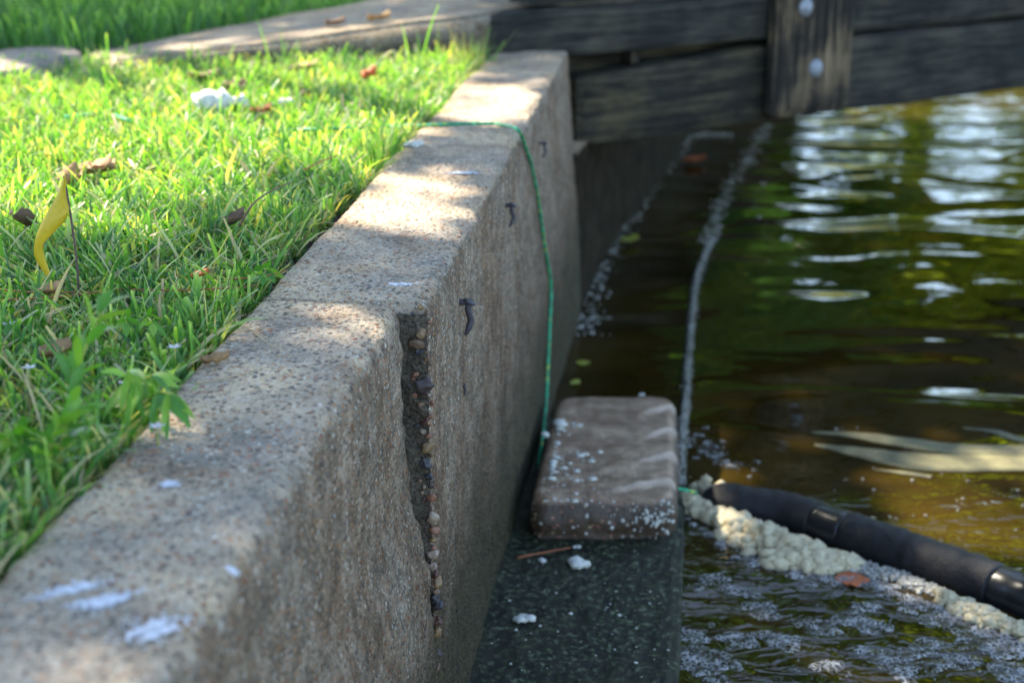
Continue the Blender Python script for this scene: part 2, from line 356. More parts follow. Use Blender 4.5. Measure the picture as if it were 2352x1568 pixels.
# ------------------------------------------------------------------ the concrete wall, two casts with a joint
def wall_cast(s0, s1, oright, mat_, name, label, rr=.03, seed=0., step=.008, endcap=None, zlow=-1.42 * H, taper=None):
    n_s = max(2, int((s1 - s0) / step)); S_ = np.linspace(s0, s1, n_s)
    prof = []                                            # (kind, parameter)
    z_left = -.16
    for z in np.linspace(z_left, -.012, 8): prof.append(('L', z))
    for a in np.linspace(0, 90, 5)[:-1]: prof.append(('CL', a))
    for t in np.linspace(0, 1, 26): prof.append(('T', t))
    for a in np.linspace(0, 90, 9)[1:]: prof.append(('CR', a))
    for z in np.linspace(-rr, zlow, 100)[1:]: prof.append(('R', z))
    V = []
    for s in S_:
        for kd, q in prof:
            orr = oright(s, 0); rl = .012
            if kd == 'L': o, z = BL, q; nx_, nz_ = -1, 0
            elif kd == 'CL': o, z = BL + rl - rl * math.cos(R(q)), -rl + rl * math.sin(R(q)); nx_, nz_ = -math.cos(R(q)), math.sin(R(q))
            elif kd == 'T': o, z = BL + rl + (orr - rr - BL - rl) * q, 0; nx_, nz_ = 0, 1
            elif kd == 'CR': o, z = orr - rr + rr * math.sin(R(q)), -rr + rr * math.cos(R(q)); nx_, nz_ = math.sin(R(q)), math.cos(R(q))
            else: o, z = oright(s, q), q; nx_, nz_ = 1, 0
            p = (s, o, z)
            d = .004 * nz(p, 5, seed) + .0018 * nz(p, 28, seed) + .0014 * nz(p, 90, seed) + .001 * nz(p, 170, seed)
            if kd == 'CR': d += -.006 * max(0, nz(p, 18, seed + 4)) - .003 * max(0, nz(p, 60, seed))
            if kd == 'T': d *= .8
            endf = min(1, min(s - s0, s1 - s) / .012)      # worn ends
            d -= (.0015 if kd in 'TCL' else .004) * (1 - endf) ** 2
            rag = 0
            if kd == 'R' and s1 - s < .03 and s1 < 4 * H: rag = (1 - (s1 - s) / .03) * (.010 * nz((0, 0, z), 16, 2) + .008 * nz((0, 0, z), 55, 3) + .004 * nz((0, 0, z), 150, 4) - .002)
            V.append(W(s + rag, o + nx_ * d + rag * .5, z + nz_ * d))
    nv = len(prof)
    Fc = [tuple(f) for f in grid_faces(n_s, nv)]
    # end caps as fans (real thickness)
    for i, rev in ((0, False), (n_s - 1, True)):
        ring = list(range(i * nv, (i + 1) * nv)); o0 = W(S_[i], BL, zlow); V.append(o0); c = len(V) - 1
        for a_, b_ in zip(ring[:-1], ring[1:]): Fc.append((c, a_, b_) if not rev else (c, b_, a_))
    root = empty(name, W(s0, BL, zlow)); tag(root, label, 'wall')
    mesh('wall_body', V, Fc, mat_, root)
    return root
SJ = 3.285 * H
def near_face(s, z):
    zz = z / H; xs = [-3, -.96, -.766, -.65, -.54, -.43, 0]; ys = [-.54, -.545, -.5485, -.557, -.584, -.607, -.612]
    return np.interp(zz, xs, ys) * H + .003 * nz((s, z, 0), 9)
def far_face(s, z):
    k = np.interp(s / H, [3.3, 3.89, 4.83, 7.65, 8], [-.556, -.556, -.535, -.47, -.46]) - np.interp(s / H, [3.3, 8], [-.556, -.556])
    return (-.556 - .012 * (s / H - 3.3) / 4.3 + k * min(1, max(0, -z / H / 1.3))) * H
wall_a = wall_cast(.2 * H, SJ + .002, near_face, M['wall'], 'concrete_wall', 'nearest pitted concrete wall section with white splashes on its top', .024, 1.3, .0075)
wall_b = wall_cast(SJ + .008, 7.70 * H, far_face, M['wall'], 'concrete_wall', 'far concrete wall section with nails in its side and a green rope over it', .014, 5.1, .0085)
# rough joint: the exposed aggregate at the end of the far section
jt = []
nzs = 150; nos = 12
for i in range(nzs):
    z = -.012 - i / (nzs - 1) * .72
    for j in range(nos):
        o = -.66 * H + j / (nos - 1) * (.660 - .556) * H
        d = .010 * nz((o, 0, z), 22) + .005 * nz((o, 0, z), 70) + .003 * nz((o, 0, z), 160)
        dz = -.018 * max(0, (j - nos + 3) / 2)
        jt.append(W(SJ + .004 - d + max(0, dz) - .003, o + (.002 * nz((0, i, j), .5) if j == nos - 1 else 0), z))
jm = mesh('joint_face', jt, grid_faces(nzs, nos), M['joint'], wall_b)
jm['label'] = 'rough joint of exposed mortar'
pcols = [(.24, .155, .08), (.14, .085, .05), (.06, .045, .042), (.21, .10, .06), (.27, .205, .15), (.045, .045, .05), (.11, .05, .04), (.20, .125, .055)]
PM = [plain('pebble_stone', c, .5, .35, 90, .2) for c in pcols]
pebs = [(968, 765, 14, 0), (957, 790, 17, 1), (965, 705, 9, 7), (988, 740, 6, 3), (975, 882, 24, 2), (952, 905, 8, 3), (968, 925, 12, 1), (980, 965, 11, 6), (988, 955, 9, 3), (972, 990, 9, 4), (985, 1000, 8, 3), (980, 1028, 15, 7), (978, 1062, 13, 5), (985, 1095, 10, 5), (992, 1142, 11, 3), (995, 1190, 15, 4), (996, 1216, 11, 3), (994, 1240, 9, 7), (995, 1272, 14, 4), (993, 1300, 12, 4), (1000, 1318, 9, 6), (1005, 1338, 13, 0), (1000, 1375, 14, 5), (1008, 1388, 12, 5), (1003, 1425, 13, 6), (1003, 1450, 14, 7), (990, 835, 6, 1), (955, 860, 7, 3), (992, 925, 7, 3), (960, 945, 6, 6), (991, 1045, 6, 7), (984, 970, 7, 0), (1006, 1500, 11, 2), (1003, 1535, 12, 1), (945, 885, 8, 2), (996, 1258, 6, 3), (962, 808, 9, 5), (978, 905, 8, 1), (990, 1115, 7, 2), (1002, 1358, 9, 1)]
rq = random.Random(77)
for k in range(48):
    y_ = rq.uniform(740, 1540); xr = np.interp(y_, [690, 1100, 1400, 1568], [984, 990, 1000, 1004]); xl = np.interp(y_, [690, 1150, 1300, 1400], [940, 946, 984, 996]); pebs.append((xl + (xr - xl) * rq.random() ** .5, y_, rq.uniform(3, 6), rq.randrange(8)))
for i, (px, py, r, ci) in enumerate(pebs):
    u = (px - 1176) / F; v = (784 - py) / F; dy = cp + v * sp; dz = -sp + v * cp
    t = (SJ + .001) / (WD.x * u + WD.y * dy); p = Vector((u * t, dy * t, H + dz * t)); rr = r / F * t * .92
    rot = Matrix.Rotation(random.uniform(0, 3), 3, 'Y') @ Matrix.Rotation(random.uniform(-.4, .4), 3, 'X')
    V, Fc = ico(p, rr, 3, (random.uniform(.75, 1.0), .8, random.uniform(.95, 1.3)), .45 if ci not in (2, 5, 6) else .85, 1.1, i * 3.1, rot)
    mesh('pebble', V, Fc, PM[ci], wall_b)
# ------------------------------------------------------------------ abutment wall beyond, under the timbers
V = []; pts = [(7.62, -.52), (8.5, -.43), (9.6, -.33), (10.6, -.17), (12.8, .09), (16, .5), (30, 2.5)]
pp = smooth_path([Vector((a, b_, 0)) for a, b_ in pts], 8)
zz = np.linspace(-.50 * H, -1.5 * H, 24)
for q in pp:
    zz = np.linspace(float(np.interp(q.x, [8.7, 9.0], [-.50, .55])) * H, -1.5 * H, 24)  # top raised unseen behind the timbers to darken the water's reflection
    V.append(W(q.x * H, (q.y - .8) * H, zz[0]))
    for z in zz:
        d = .008 * nz((q.x, q.y, z), 9); V.append(W(q.x * H, q.y * H + d, z))
abut = empty('abutment_wall', W(7.72 * H, -.47 * H, -1.5 * H)); tag(abut, 'dark damp wall continuing beneath the black timbers', 'wall')
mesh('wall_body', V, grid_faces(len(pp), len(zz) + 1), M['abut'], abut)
# ------------------------------------------------------------------ ledge
def ledge_right(s): return np.interp(s / H, [0, 3.9, 6.3, 8.9, 11, 13.5, 18], [.03, .043, .07, .13, .30, .72, 1.6]) * H
V = []; ss = np.linspace(1.5 * H, 14 * H, 330); no = 60
for s in ss:
    rgt = ledge_right(s); lft = min(-.62 * H, rgt - .6 * H) if s < 7.6 * H else np.interp(s / H, [7.6, 9.6, 14], [-.62, -.6, -.3]) * H
    for j in range(no):
        t = j / (no - 1); o = lft + (rgt - lft) * t; p = (s, o, 0)
        sub = 1 / (1 + math.exp(-(s / H - 6.05) * 14))
        rim = max(0, 1 - (rgt - o) / (.045 * H)) * float(np.interp(s / H, [8.2, 8.9], [1, 0])); rim = min(1, rim * 1.8)
        z = ZL + .004 * nz(p, 25) + .003 * nz(p, 70) + .002 * nz(p, 120)
        z -= sub * (1 - rim) * (.055 * H + .006) * (1 if s < 11 * H else 1)
        if j > no - 3: z -= .004
        V.append(W(s, o + ((.006 * nz(p, 14) + .004 * nz(p, 40)) if j > no - 4 else 0), z))
    V.append(W(s, rgt + .004 * nz((s, 1, 0), 14) + .003, ZL - .012 - .03 * float(np.interp(s / H, [8.2, 8.9], [0, 1])))); V.append(W(s, rgt + .006 + .006 * nz((s, 1, 0), 20), ZW - .02)); V.append(W(s, rgt + .01, ZW - .3))
ledge = mesh('ledge', V, grid_faces(len(ss), no + 3), M['ledge'], origin=W(2 * H, 0, ZL)); tag(ledge, 'wet mossy concrete footing between the wall and the water', 'ledge')

# speckled scum along the ledge's rim and the foam trails
def specks(path_px, width, count, z, rmin, rmax, seed, flat=.5):
    mb = MB(); r_ = random.Random(seed); P = smooth_path([at(x, y, z) for x, y in path_px], 8)
    for k in range(count):
        q = r_.random() * (len(P) - 1); i = int(q); p = P[i].lerp(P[min(i + 1, len(P) - 1)], q - i)
        d = (P[min(i + 1, len(P) - 1)] - P[max(i - 1, 0)]).normalized(); nn = Vector((d.y, -d.x, 0))
        r = rmin + (rmax - rmin) * r_.random() ** 2
        c = p + nn * r_.gauss(0, width * .4) + Vector((0, 0, r * flat * .4))
        mb.add(ico(c, r, 1, (r_.uniform(.8, 1.5), r_.uniform(.8, 1.5), flat), .4, 1.3, r_.random() * 50))
    return mb
rim = specks([(1640, 545), (1622, 580), (1600, 650), (1588, 760), (1578, 900), (1568, 1000), (1562, 1110)], .013, 1900, ZL - .001, .001, .0032, 3)
o = rim.build('scum', M['scum'], origin=at(1580, 900, ZL)); tag(o, 'pale speckled scum line along the rim of the submerged ledge', 'scum', kind='stuff')
tr = specks([(1350, 770), (1372, 640), (1440, 520), (1520, 400), (1585, 315), (1680, 310)], .05, 800, ZW + .001, .001, .005, 5, .35)
o = tr.build('foam_trail', M['foam_white'], origin=at(1440, 520, ZW)); tag(o, 'broken white foam trail along the foot of the damp wall', 'foam', kind='stuff')
o = specks([(1625, 560), (1650, 490), (1690, 410), (1725, 350), (1762, 285)], .045, 520, ZW + .001, .001, .005, 6, .3).build('foam_trail', M['foam_white'], origin=at(1690, 410, ZW)); tag(o, 'white foam trail further out on the dark water below the timbers', 'foam', kind='stuff')

# ------------------------------------------------------------------ concrete path kerb and flat stone behind the grass
def slab(name, plan, z0, z1, m, label, cat, seed=0, bev=.012):
    mb = bmesh.new(); vs = [mb.verts.new((p[0], p[1], z1)) for p in plan]; f = mb.faces.new(vs)
    if f.normal.z < 0: f.normal_flip()
    r = bmesh.ops.extrude_face_region(mb, geom=[f]); 
    for v in [g for g in r['geom'] if isinstance(g, bmesh.types.BMVert)]: v.co.z = z1
    bmesh.ops.translate(mb, verts=vs, vec=(0, 0, z0 - z1)) if vs[0].is_valid else None
    bmesh.ops.recalc_face_normals(mb, faces=mb.faces)
    bmesh.ops.bevel(mb, geom=[e for e in mb.edges if abs(e.verts[0].co.z - z1) < 1e-5 and abs(e.verts[1].co.z - z1) < 1e-5], offset=bev, segments=3, affect='EDGES')
    bmesh.ops.triangulate(mb, faces=[f for f in mb.faces if len(f.verts) > 4])
    for k in range(4): bmesh.ops.subdivide_edges(mb, edges=[e for e in mb.edges if e.calc_length() > .06], cuts=1, use_grid_fill=False)
    bmesh.ops.triangulate(mb, faces=mb.faces)
    if len(plan[0]) == 3:
        pa, pb = np.array([q[0] for q in plan]), np.array([q[2] for q in plan]); xs_ = np.array([(q[0], q[1], 1) for q in plan]); co = np.linalg.lstsq(xs_[[0, 3, 4, 5, 6, 7]], pb[[0, 3, 4, 5, 6, 7]], rcond=None)[0]
        for v in mb.verts:
            f_ = (v.co.z - z0) / (z1 - z0); v.co.z = z0 + (min(z1, float(co[0] * v.co.x + co[1] * v.co.y + co[2])) - z0) * f_
    for v in mb.verts: v.co += Vector((nz(v.co, 12, seed), nz(v.co, 12, seed + 5), nz(v.co, 9, seed + 9))) * .004
    org = Vector(plan[0][:2]).to_3d(); org.z = z0
    for v in mb.verts: v.co -= org
    me = bpy.data.meshes.new(name); mb.to_mesh(me); mb.free(); o = link(name, me, m); o.location = org
    tag(o, label, cat); return o
ZS = .2 * H
def zk(px): return float(np.interp(px, [235, 560, 1112], [.035, .10, .20])) * H
A, B, C0, D, E, G = [at(x, y, zk(x)) for x, y in ((1112, 30), (560, 104), (262, 142), (200, 122), (400, 80), (850, 0))]
dirG = (G - E).to_3d(); dirG.z = 0; dirG.normalize(); G2 = G + dirG * 1.3; G2.z = ZS; A2 = A + Vector((.62, .9, 0))
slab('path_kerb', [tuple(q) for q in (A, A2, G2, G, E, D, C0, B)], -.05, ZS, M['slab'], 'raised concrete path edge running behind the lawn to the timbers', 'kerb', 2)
ZF = .05 * H
slab('flat_stone', [tuple(at(x, y, ZF).to_2d()) for x, y in ((-150, 136), (-150, 172), (30, 168), (100, 150), (150, 132), (200, 118), (170, 106), (60, 108), (-100, 118))], -.03, ZF, M['stone'], 'low brown stone slab at the left end of the path edge', 'stone', 6, .015)

# ------------------------------------------------------------------ timber barrier
n2 = Vector((.57, -.82, 0)).normalized(); d2 = Vector((.82, .57, 0)).normalized(); rz2 = math.atan2(d2.y, d2.x)
P0 = Vector((-.14 * H, 7.56 * H, 0))
tb = empty('timber_barrier', (P0.x, P0.y, 0), rz2); tag(tb, 'dark weathered timber barrier with bolted upright crossing above the water', 'barrier')
def on_beam(px, py, out=0.0):
    u = (px - 1176) / F; v = (784 - py) / F; dy = cp + v * sp; dz = -sp + v * cp
    t = (n2.dot(P0) + out) / (n2.x * u + n2.y * dy); p = Vector((u * t, dy * t, H + dz * t)); return (p - P0).dot(d2), p.z
def beam(name, quad, y0, y1, m, seed, nxs=60, nzs=8, bev=.008):
    """quad: (x0, zbot0, ztop0, x1, zbot1, ztop1) in the barrier's frame; y0 front, y1 back"""
    x0, zb0, zt0, x1, zb1, zt1 = quad; V = []; ring = []
    for a in np.linspace(0, 1, nzs): ring.append((0, a))
    for a in np.linspace(0, 1, 4)[1:]: ring.append((a, 1))
    for a in np.linspace(1, 0, nzs)[1:]: ring.append((1, a))
    for a in np.linspace(1, 0, 4)[1:-1]: ring.append((a, 0))
    k = len(ring)
    for i in range(nxs + 1):
        t = i / nxs; x = x0 + (x1 - x0) * t; zb = zb0 + (zb1 - zb0) * t; zt = zt0 + (zt1 - zt0) * t
        e = bev if 0 < i < nxs else bev * 1.9
        for (a, c) in ring:
            y = y0 + (y1 - y0) * a; z = zb + (zt - zb) * c
            cor = (a in (0, 1)) and (c in (0, 1))
            if cor or i in (0, nxs):
                y += (e if a == 0 else -e if a == 1 else 0) * .6; z += (e if c == 0 else -e if c == 1 else 0) * .6
            q = Vector((x, y, z)); V.append(q + Vector((0, nz(q, 5, seed) * .006 + nz(q, 25, seed) * .002, nz(q, 4, seed + 3) * .008 + nz(q, 18, seed) * .003)))
    Fc = []
    for i in range(nxs):
        for j in range(k): Fc.append((i * k + j, (i + 1) * k + j, (i + 1) * k + (j + 1) % k, i * k + (j + 1) % k))
    Fc.append(tuple(range(k))); Fc.append(tuple(nxs * k + j for j in range(k))[::-1])
    me = bpy.data.meshes.new(name); me.from_pydata([tuple(v) for v in V], [], Fc); me.update()
    bmx = bmesh.new(); bmx.from_mesh(me); bmesh.ops.recalc_face_normals(bmx, faces=bmx.faces); bmx.to_mesh(me); bmx.free()
    o = link(name, me, m, tb, False); return o
LX = 9.5 * H
# local y: +y = d2 rotated by 90° (away from the camera); the front face is y = 0
beam('beam', (0, -.055 * H, .19 * H, LX, -.108 * H, .20 * H), 0, .10, M['timber'], 1)
x_l, _ = on_beam(1335, 200); x_m, _ = on_beam(1775, 200)
beam('beam', (x_l, -.53 * H, -.165 * H, x_m, -.525 * H, -.092 * H), .01, .11, M['timber_low'], 7, 30)['label'] = 'lower damp timber with rounded left end'
beam('beam', (x_m + .006, -.53 * H, -.080 * H, LX, -.56 * H, -.112 * H), .003, .10, M['timber'], 13)
x_t, _ = on_beam(1222, 5)
beam('beam', (x_t, .205 * H, .50 * H, LX, .215 * H, .52 * H), .01, .12, M['timber'], 19)
xp0, _ = on_beam(1768, 200, .03); xp1, _ = on_beam(1946, 150, .03)
beam('post', (xp0, -.49 * H, .56 * H, xp1, -.50 * H, .56 * H), -.05, -.003, M['post'], 23, 16, 20)
beam('gap_blocker', (.55 * H, -.50 * H, .10 * H, LX, -.52 * H, .1 * H), .13, .16, M['timber_low'], 41, 30)  # added behind the beams to keep the gaps between them dark
sx_, _ = on_beam(1466, 130); beam('spacer', (sx_, -.15 * H, -.06 * H, sx_ + .03, -.14 * H, -.06 * H), .02, .09, M['post'], 29, 3)
for px, py in ((1850, 17), (1873, 157)):
    bx, bz = on_beam(px, py, .05)
    bm = bmesh.new(); bmesh.ops.create_uvsphere(bm, u_segments=20, v_segments=10, radius=.021)
    for v in bm.verts: v.co.z *= .55
    bmesh.ops.create_cone(bm, cap_ends=True, segments=20, radius1=.027, radius2=.025, depth=.005)
    me = bpy.data.meshes.new('bolt'); bm.to_mesh(me); bm.free(); o = link('bolt', me, M['bolt'], tb); o.location = (bx, -.053, bz); o.rotation_euler = (R(90), 0, 0)

# ------------------------------------------------------------------ block on the ledge
def block_mesh():
    u0, u1 = at(1225, 1240, ZL), at(1548, 1235, ZL)
    hgt = .14 * H; zt = ZL + hgt
    c = [at(1216, 1152, zt), at(1280, 908, zt), at(1552, 910, zt), at(1552, 1148, zt)]
    xl0, xl1 = c[0], c[1]; xr1, xr0 = c[2], c[3]; cen = sum(c, Vector()) / 4; cen.z = ZL
    # outline (closed), rounded corners, three scallops on the right half top
    nx_, ny_ = 60, 110; V = []; Fc = []; WR = []
    def surf(a, t):
        qx, qy = (a - .5) * 2, (t - .5) * 2; kx, ky = .30, .16
        ex, ey = (abs(qx) - 1 + kx) / kx, (abs(qy) - 1 + ky) / ky
        if ex > 0 and ey > 0:
            mx = max(ex, ey); L = math.hypot(ex, ey); ex, ey = ex * mx / L, ey * mx / L
            qx = math.copysign(1 - kx + ex * kx, qx); qy = math.copysign(1 - ky + ey * ky, qy)
        a2, t2 = qx / 2 + .5, qy / 2 + .5
        p = xl0.lerp(xr0, a2).lerp(xl1.lerp(xr1, a2), t2)
        # bulging split front on the near right: three shallow lobes
        edge = min(a, 1 - a) * .26, min(t, 1 - t) * .55
        h = hgt + .003
        e = min(edge); h -= .014 * max(0, 1 - e / .018) ** 2
        wr = 0
        for yc, aw in ((.90, .30), (.66, .28), (.42, .33), (.17, .55)):      # four scooped hollows opening to the right, with worn rims
            te = yc - .12 * ((1 - a) / aw) ** 1.5 + .01 * nz((a, yc, 0), 9); side_ = max(0., min(1., (a - (1 - aw)) / (aw * .6))); q = te - t
            if 0 < q < .16: h -= .011 * side_ * (1 - q / .16) * min(1, q / .012)
            if abs(q) < .02: wr = max(wr, side_ * (1 - abs(q) / .02))
        WR.append(wr)
        pz = Vector((p.x, p.y, 0)); h += .0025 * nz(pz, 40) + .003 * nz(pz, 16)
        return Vector((p.x, p.y, ZL + h))
    for i in range(nx_ + 1):
        for j in range(ny_ + 1): V.append(surf(i / nx_, j / ny_))
    f = lambda i, j: i * (ny_ + 1) + j
    for i in range(nx_):
        for j in range(ny_): Fc.append((f(i, j), f(i + 1, j), f(i + 1, j + 1), f(i, j + 1)))
    loop = [f(i, 0) for i in range(nx_)] + [f(nx_, j) for j in range(ny_)] + [f(i, ny_) for i in range(nx_, 0, -1)] + [f(0, j) for j in range(ny_, 0, -1)]
    prev = loop; nlay = 9
    for L in range(1, nlay + 1):
        cur = []
        for idx in loop:
            v = V[idx]; d = (v - cen); d.z = 0; d.normalize(); t = L / nlay; bul = .008 * math.sin(min(1, t * 1.3) * math.pi * .9)
            z = ZL - .003 + (v.z - ZL) * (1 - t); q = Vector((v.x, v.y, 0)) + d * (bul + .004 * nz((v.x, v.y, z), 30) + .002 * nz((v.x, v.y, z), 90)); q.z = z
            V.append(q); cur.append(len(V) - 1)
        for k in range(len(loop)):
            k2 = (k + 1) % len(loop); Fc.append((prev[k2], prev[k], cur[k], cur[k2]))
        prev = cur
    return V, Fc, cen, WR + [0] * (len(V) - len(WR))
V, Fc, cen, WR = block_mesh()
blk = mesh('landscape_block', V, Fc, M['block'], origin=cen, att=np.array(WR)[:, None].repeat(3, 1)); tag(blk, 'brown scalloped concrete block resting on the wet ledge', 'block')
ZB = ZL + .14 * H

# ------------------------------------------------------------------ pipe and its foam
ctr = [(1618, 1128), (1700, 1148), (1800, 1162), (1900, 1195), (2000, 1232), (2150, 1285), (2352, 1362), (2600, 1470)]
rp = .0465
pth = smooth_path([at(x, y + 22, ZW + .004) + Vector((0, 0, .004)) for x, y in ctr], 14)
cum = [0]
for a_, b_ in zip(pth[:-1], pth[1:]): cum.append(cum[-1] + (b_ - a_).length)
pipe = empty('pipe', pth[0]); tag(pipe, 'thick black sleeved pipe floating beside a bank of cream foam', 'pipe')
def subpath(a, b_, k): 
    out = []
    for q in np.linspace(a, b_, k):
        j = max(0, min(len(cum) - 2, int(np.searchsorted(cum, q)) - 1)); t = (q - cum[j]) / (cum[j + 1] - cum[j]); out.append(pth[j].lerp(pth[j + 1], t))
    return out
def s_of_px(px):
    best = min(range(len(pth)), key=lambda i: abs((1176 + F * pth[i].x / (pth[i].y * cp + (H - pth[i].z) * sp)) - px)); return cum[best]
s1, s2, s3 = s_of_px(1880), s_of_px(1948), s_of_px(2290)
def sleeve(a, b_, name, m, r, seed, round0=False):
    k = max(6, int((b_ - a) / .006)); pp_ = subpath(a, b_, k)
    rad = [r + .002 * nz((i * .2, seed, 0), 1) for i in range(k)]
    if round0:
        for i in range(min(10, k)): rad[i] = r * math.sqrt(max(.05, 1 - ((9 - i) / 10) ** 2)) 
    else: rad[0] *= .975; 
    rad[-1] *= .975
    V, Fc = tube(pp_, rad, 36); V = [v + Vector((nz(v, 60, seed), nz(v, 60, seed + 2), nz(v, 60, seed + 4))) * (.0022 if m is M['sleeve'] else .0006) for v in V]
    return mesh(name, V, Fc, m, pipe)
sleeve(0, s1, 'sleeve', M['sleeve'], rp * .94, 1, True)
sleeve(s1 - .002, s2 + .002, 'band', M['band'], rp * .95, 2)
sleeve(s2, s3, 'sleeve', M['sleeve'], rp, 3)
sleeve(s3 - .002, cum[-1], 'band', M['band'], rp * .97, 4)

def foam_bank(segs, n_, name, label, m, seed, rmin=.008, rmax=.022):
    r_ = random.Random(seed); mb = MB(); tot = len(segs) - 1
    for k in range(n_):
        q = r_.random() * tot; i = int(q); t = q - i
        x = segs[i][0] + (segs[i + 1][0] - segs[i][0]) * t; y = segs[i][1] + (segs[i + 1][1] - segs[i][1]) * t; wd = segs[i][2] + (segs[i + 1][2] - segs[i][2]) * t; hh = segs[i][3] + (segs[i + 1][3] - segs[i][3]) * t
        e = r_.gauss(0, .5); e = max(-1.5, min(1.3, e)); p = at(x, y + e * wd, ZW)
        r = (rmin + (rmax - rmin) * r_.random() ** 2.2) * (.6 + .4 * hh / .03)
        p.z += r_.random() * hh * max(.05, 1 - .75 * abs(e)) * .8 + r * .15
        mb.add(ico(p, r, 2, (r_.uniform(.8, 1.4), r_.uniform(.8, 1.2), r_.uniform(.6, 1.1)), .5, 1.6, r_.random() * 99))
    o = mb.build(name, m, origin=at(segs[0][0], segs[0][1], ZW)); tag(o, label, 'foam', kind='stuff'); return o
foam_bank([(1578, 1160, 10, .02), (1650, 1195, 20, .026), (1720, 1230, 34, .028), (1790, 1264, 34, .03), (1850, 1286, 28, .028), (1915, 1297, 15, .02), (1965, 1300, 9, .012)], 1700, 'foam_bank', 'lumpy cream foam piled along the near side of the black pipe', M['foam'], 3, .0018, .018)
foam_bank([(1930, 1290, 20, .012), (2020, 1315, 20, .008), (2100, 1340, 16, .006), (2150, 1355, 12, .006)], 500, 'foam_smear', 'thin grey foam smear between the two cream piles', M['scum'], 4, .003, .008)
foam_bank([(2155, 1372, 14, .014), (2210, 1400, 20, .02), (2270, 1422, 18, .018), (2310, 1440, 14, .018), (2400, 1472, 20, .022)], 560, 'foam_bank', 'cream foam pile against the pipe at the right edge', M['foam'], 5, .004, .013)
foam_bank([(1595, 1125, 4, .035), (1640, 1132, 5, .04), (1662, 1136, 4, .04)], 14, 'foam_bank', 'cream foam blobs sitting on the blunt end of the pipe', M['foam'], 9, .006, .014)
foam_bank([(1600, 1150, 8, .045), (1660, 1165, 14, .05), (1720, 1190, 10, .05)], 16, 'foam_bank', 'small cream foam dabs dotted over the side of the pipe', M['foam'], 19, .004, .011)

# flat bubble rafts and flecks on the near water
def raft(mb, c, r, asp, ang, seed):
    k = 18; base = len(mb.V); ring = []
    for rr_, zz_ in ((1, 0), (.8, .0022), (.4, .003)):
        for i in range(k):
            a = 2 * math.pi * i / k; q = 1 + .45 * noise.noise(Vector((math.cos(a) * 1.6 + seed, math.sin(a) * 1.6, seed)))
            x = math.cos(a) * r * q * rr_ * asp; y = math.sin(a) * r * q * rr_
            mb.V.append(Vector((c.x + x * math.cos(ang) - y * math.sin(ang), c.y + x * math.sin(ang) + y * math.cos(ang), c.z + .0012 + zz_)))
    mb.V.append(Vector((c.x, c.y, c.z + .0035)))
    for L in range(2):
        for i in range(k): mb.F.append((base + L * k + i, base + L * k + (i + 1) % k, base + (L + 1) * k + (i + 1) % k, base + (L + 1) * k + i))
    for i in range(k): mb.F.append((base + 2 * k + i, base + 2 * k + (i + 1) % k, base + 3 * k))
mb = MB(); r_ = random.Random(11)
for x, y, r in ((2020, 1290 + 60, .018), (1640, 1330, .022), (1680, 1352, .02), (1880, 1440, .03), (1960, 1420, .028), (2010, 1440, .026), (1990, 1395, .02), (1800, 1475, .03), (2090, 1375, .018), (2160, 1425, .026), (2250, 1470, .04), (2300, 1495, .03), (2120, 1490, .028), (2200, 1520, .03), (1700, 1470, .026), (1900, 1530, .022), (1640, 1520, .034), (1600, 1500, .03), (1720, 1360, .02), (1600, 1350, .014), (1760, 1410, .024), (1580, 1460, .024), (2060, 1530, .03), (2320, 1540, .03), (2000, 1500, .03)):
    raft(mb, at(x, y, ZW), r, r_.uniform(1.1, 1.6), r_.uniform(-.5, .5), r_.random() * 50)
for k in range(100):
    x = r_.uniform(1570, 2370); y = 1568 - (r_.random() ** 1.4) * 270
    if y < 1320 + (x - 1600) * .13: continue
    raft(mb, at(x, y, ZW), .0015 + .016 * r_.random() ** 3, r_.uniform(1, 2.2), r_.uniform(-.6, .6), r_.random() * 50)
for k in range(60):
    x = r_.gauss(1650, 45); y = 1045 + (x - 1650) * .5 + r_.gauss(0, 16); raft(mb, at(x, y, ZW), .003 + .008 * r_.random() ** 2, r_.uniform(1, 2.0), r_.uniform(-.6, .6), r_.random() * 50)
for k in range(60):
    x = r_.uniform(1900, 2352); y = r_.uniform(980, 1200); 
    if y > 1130 + (x - 1900) * .3: continue
    raft(mb, at(x, y, ZW), .001 + .0025 * r_.random() ** 2, 1.3, 0, r_.random() * 50)
o = mb.build('bubble_rafts', M['film'], origin=at(1900, 1450, ZW)); tag(o, 'flat bluish bubble rafts and flecks drifting on the brown water', 'foam', kind='stuff')

mb = MB(); r_ = random.Random(31)
for k in range(150):
    t = r_.random(); x = 1580 + t * 800; y = np.interp(x, [1580, 1720, 1850, 2000, 2150, 2400], [1190, 1268, 1318, 1330, 1392, 1500]) + abs(r_.gauss(0, 14))
    raft(mb, at(x, y, ZW), .003 + .012 * r_.random() ** 2, r_.uniform(1, 1.8), r_.uniform(-.8, .2), r_.random() * 50)
o = mb.build('bubble_rafts', M['film'], origin=at(1850, 1330, ZW)); tag(o, 'thin bubbly film fringing the cream foam beside the pipe', 'foam', kind='stuff')
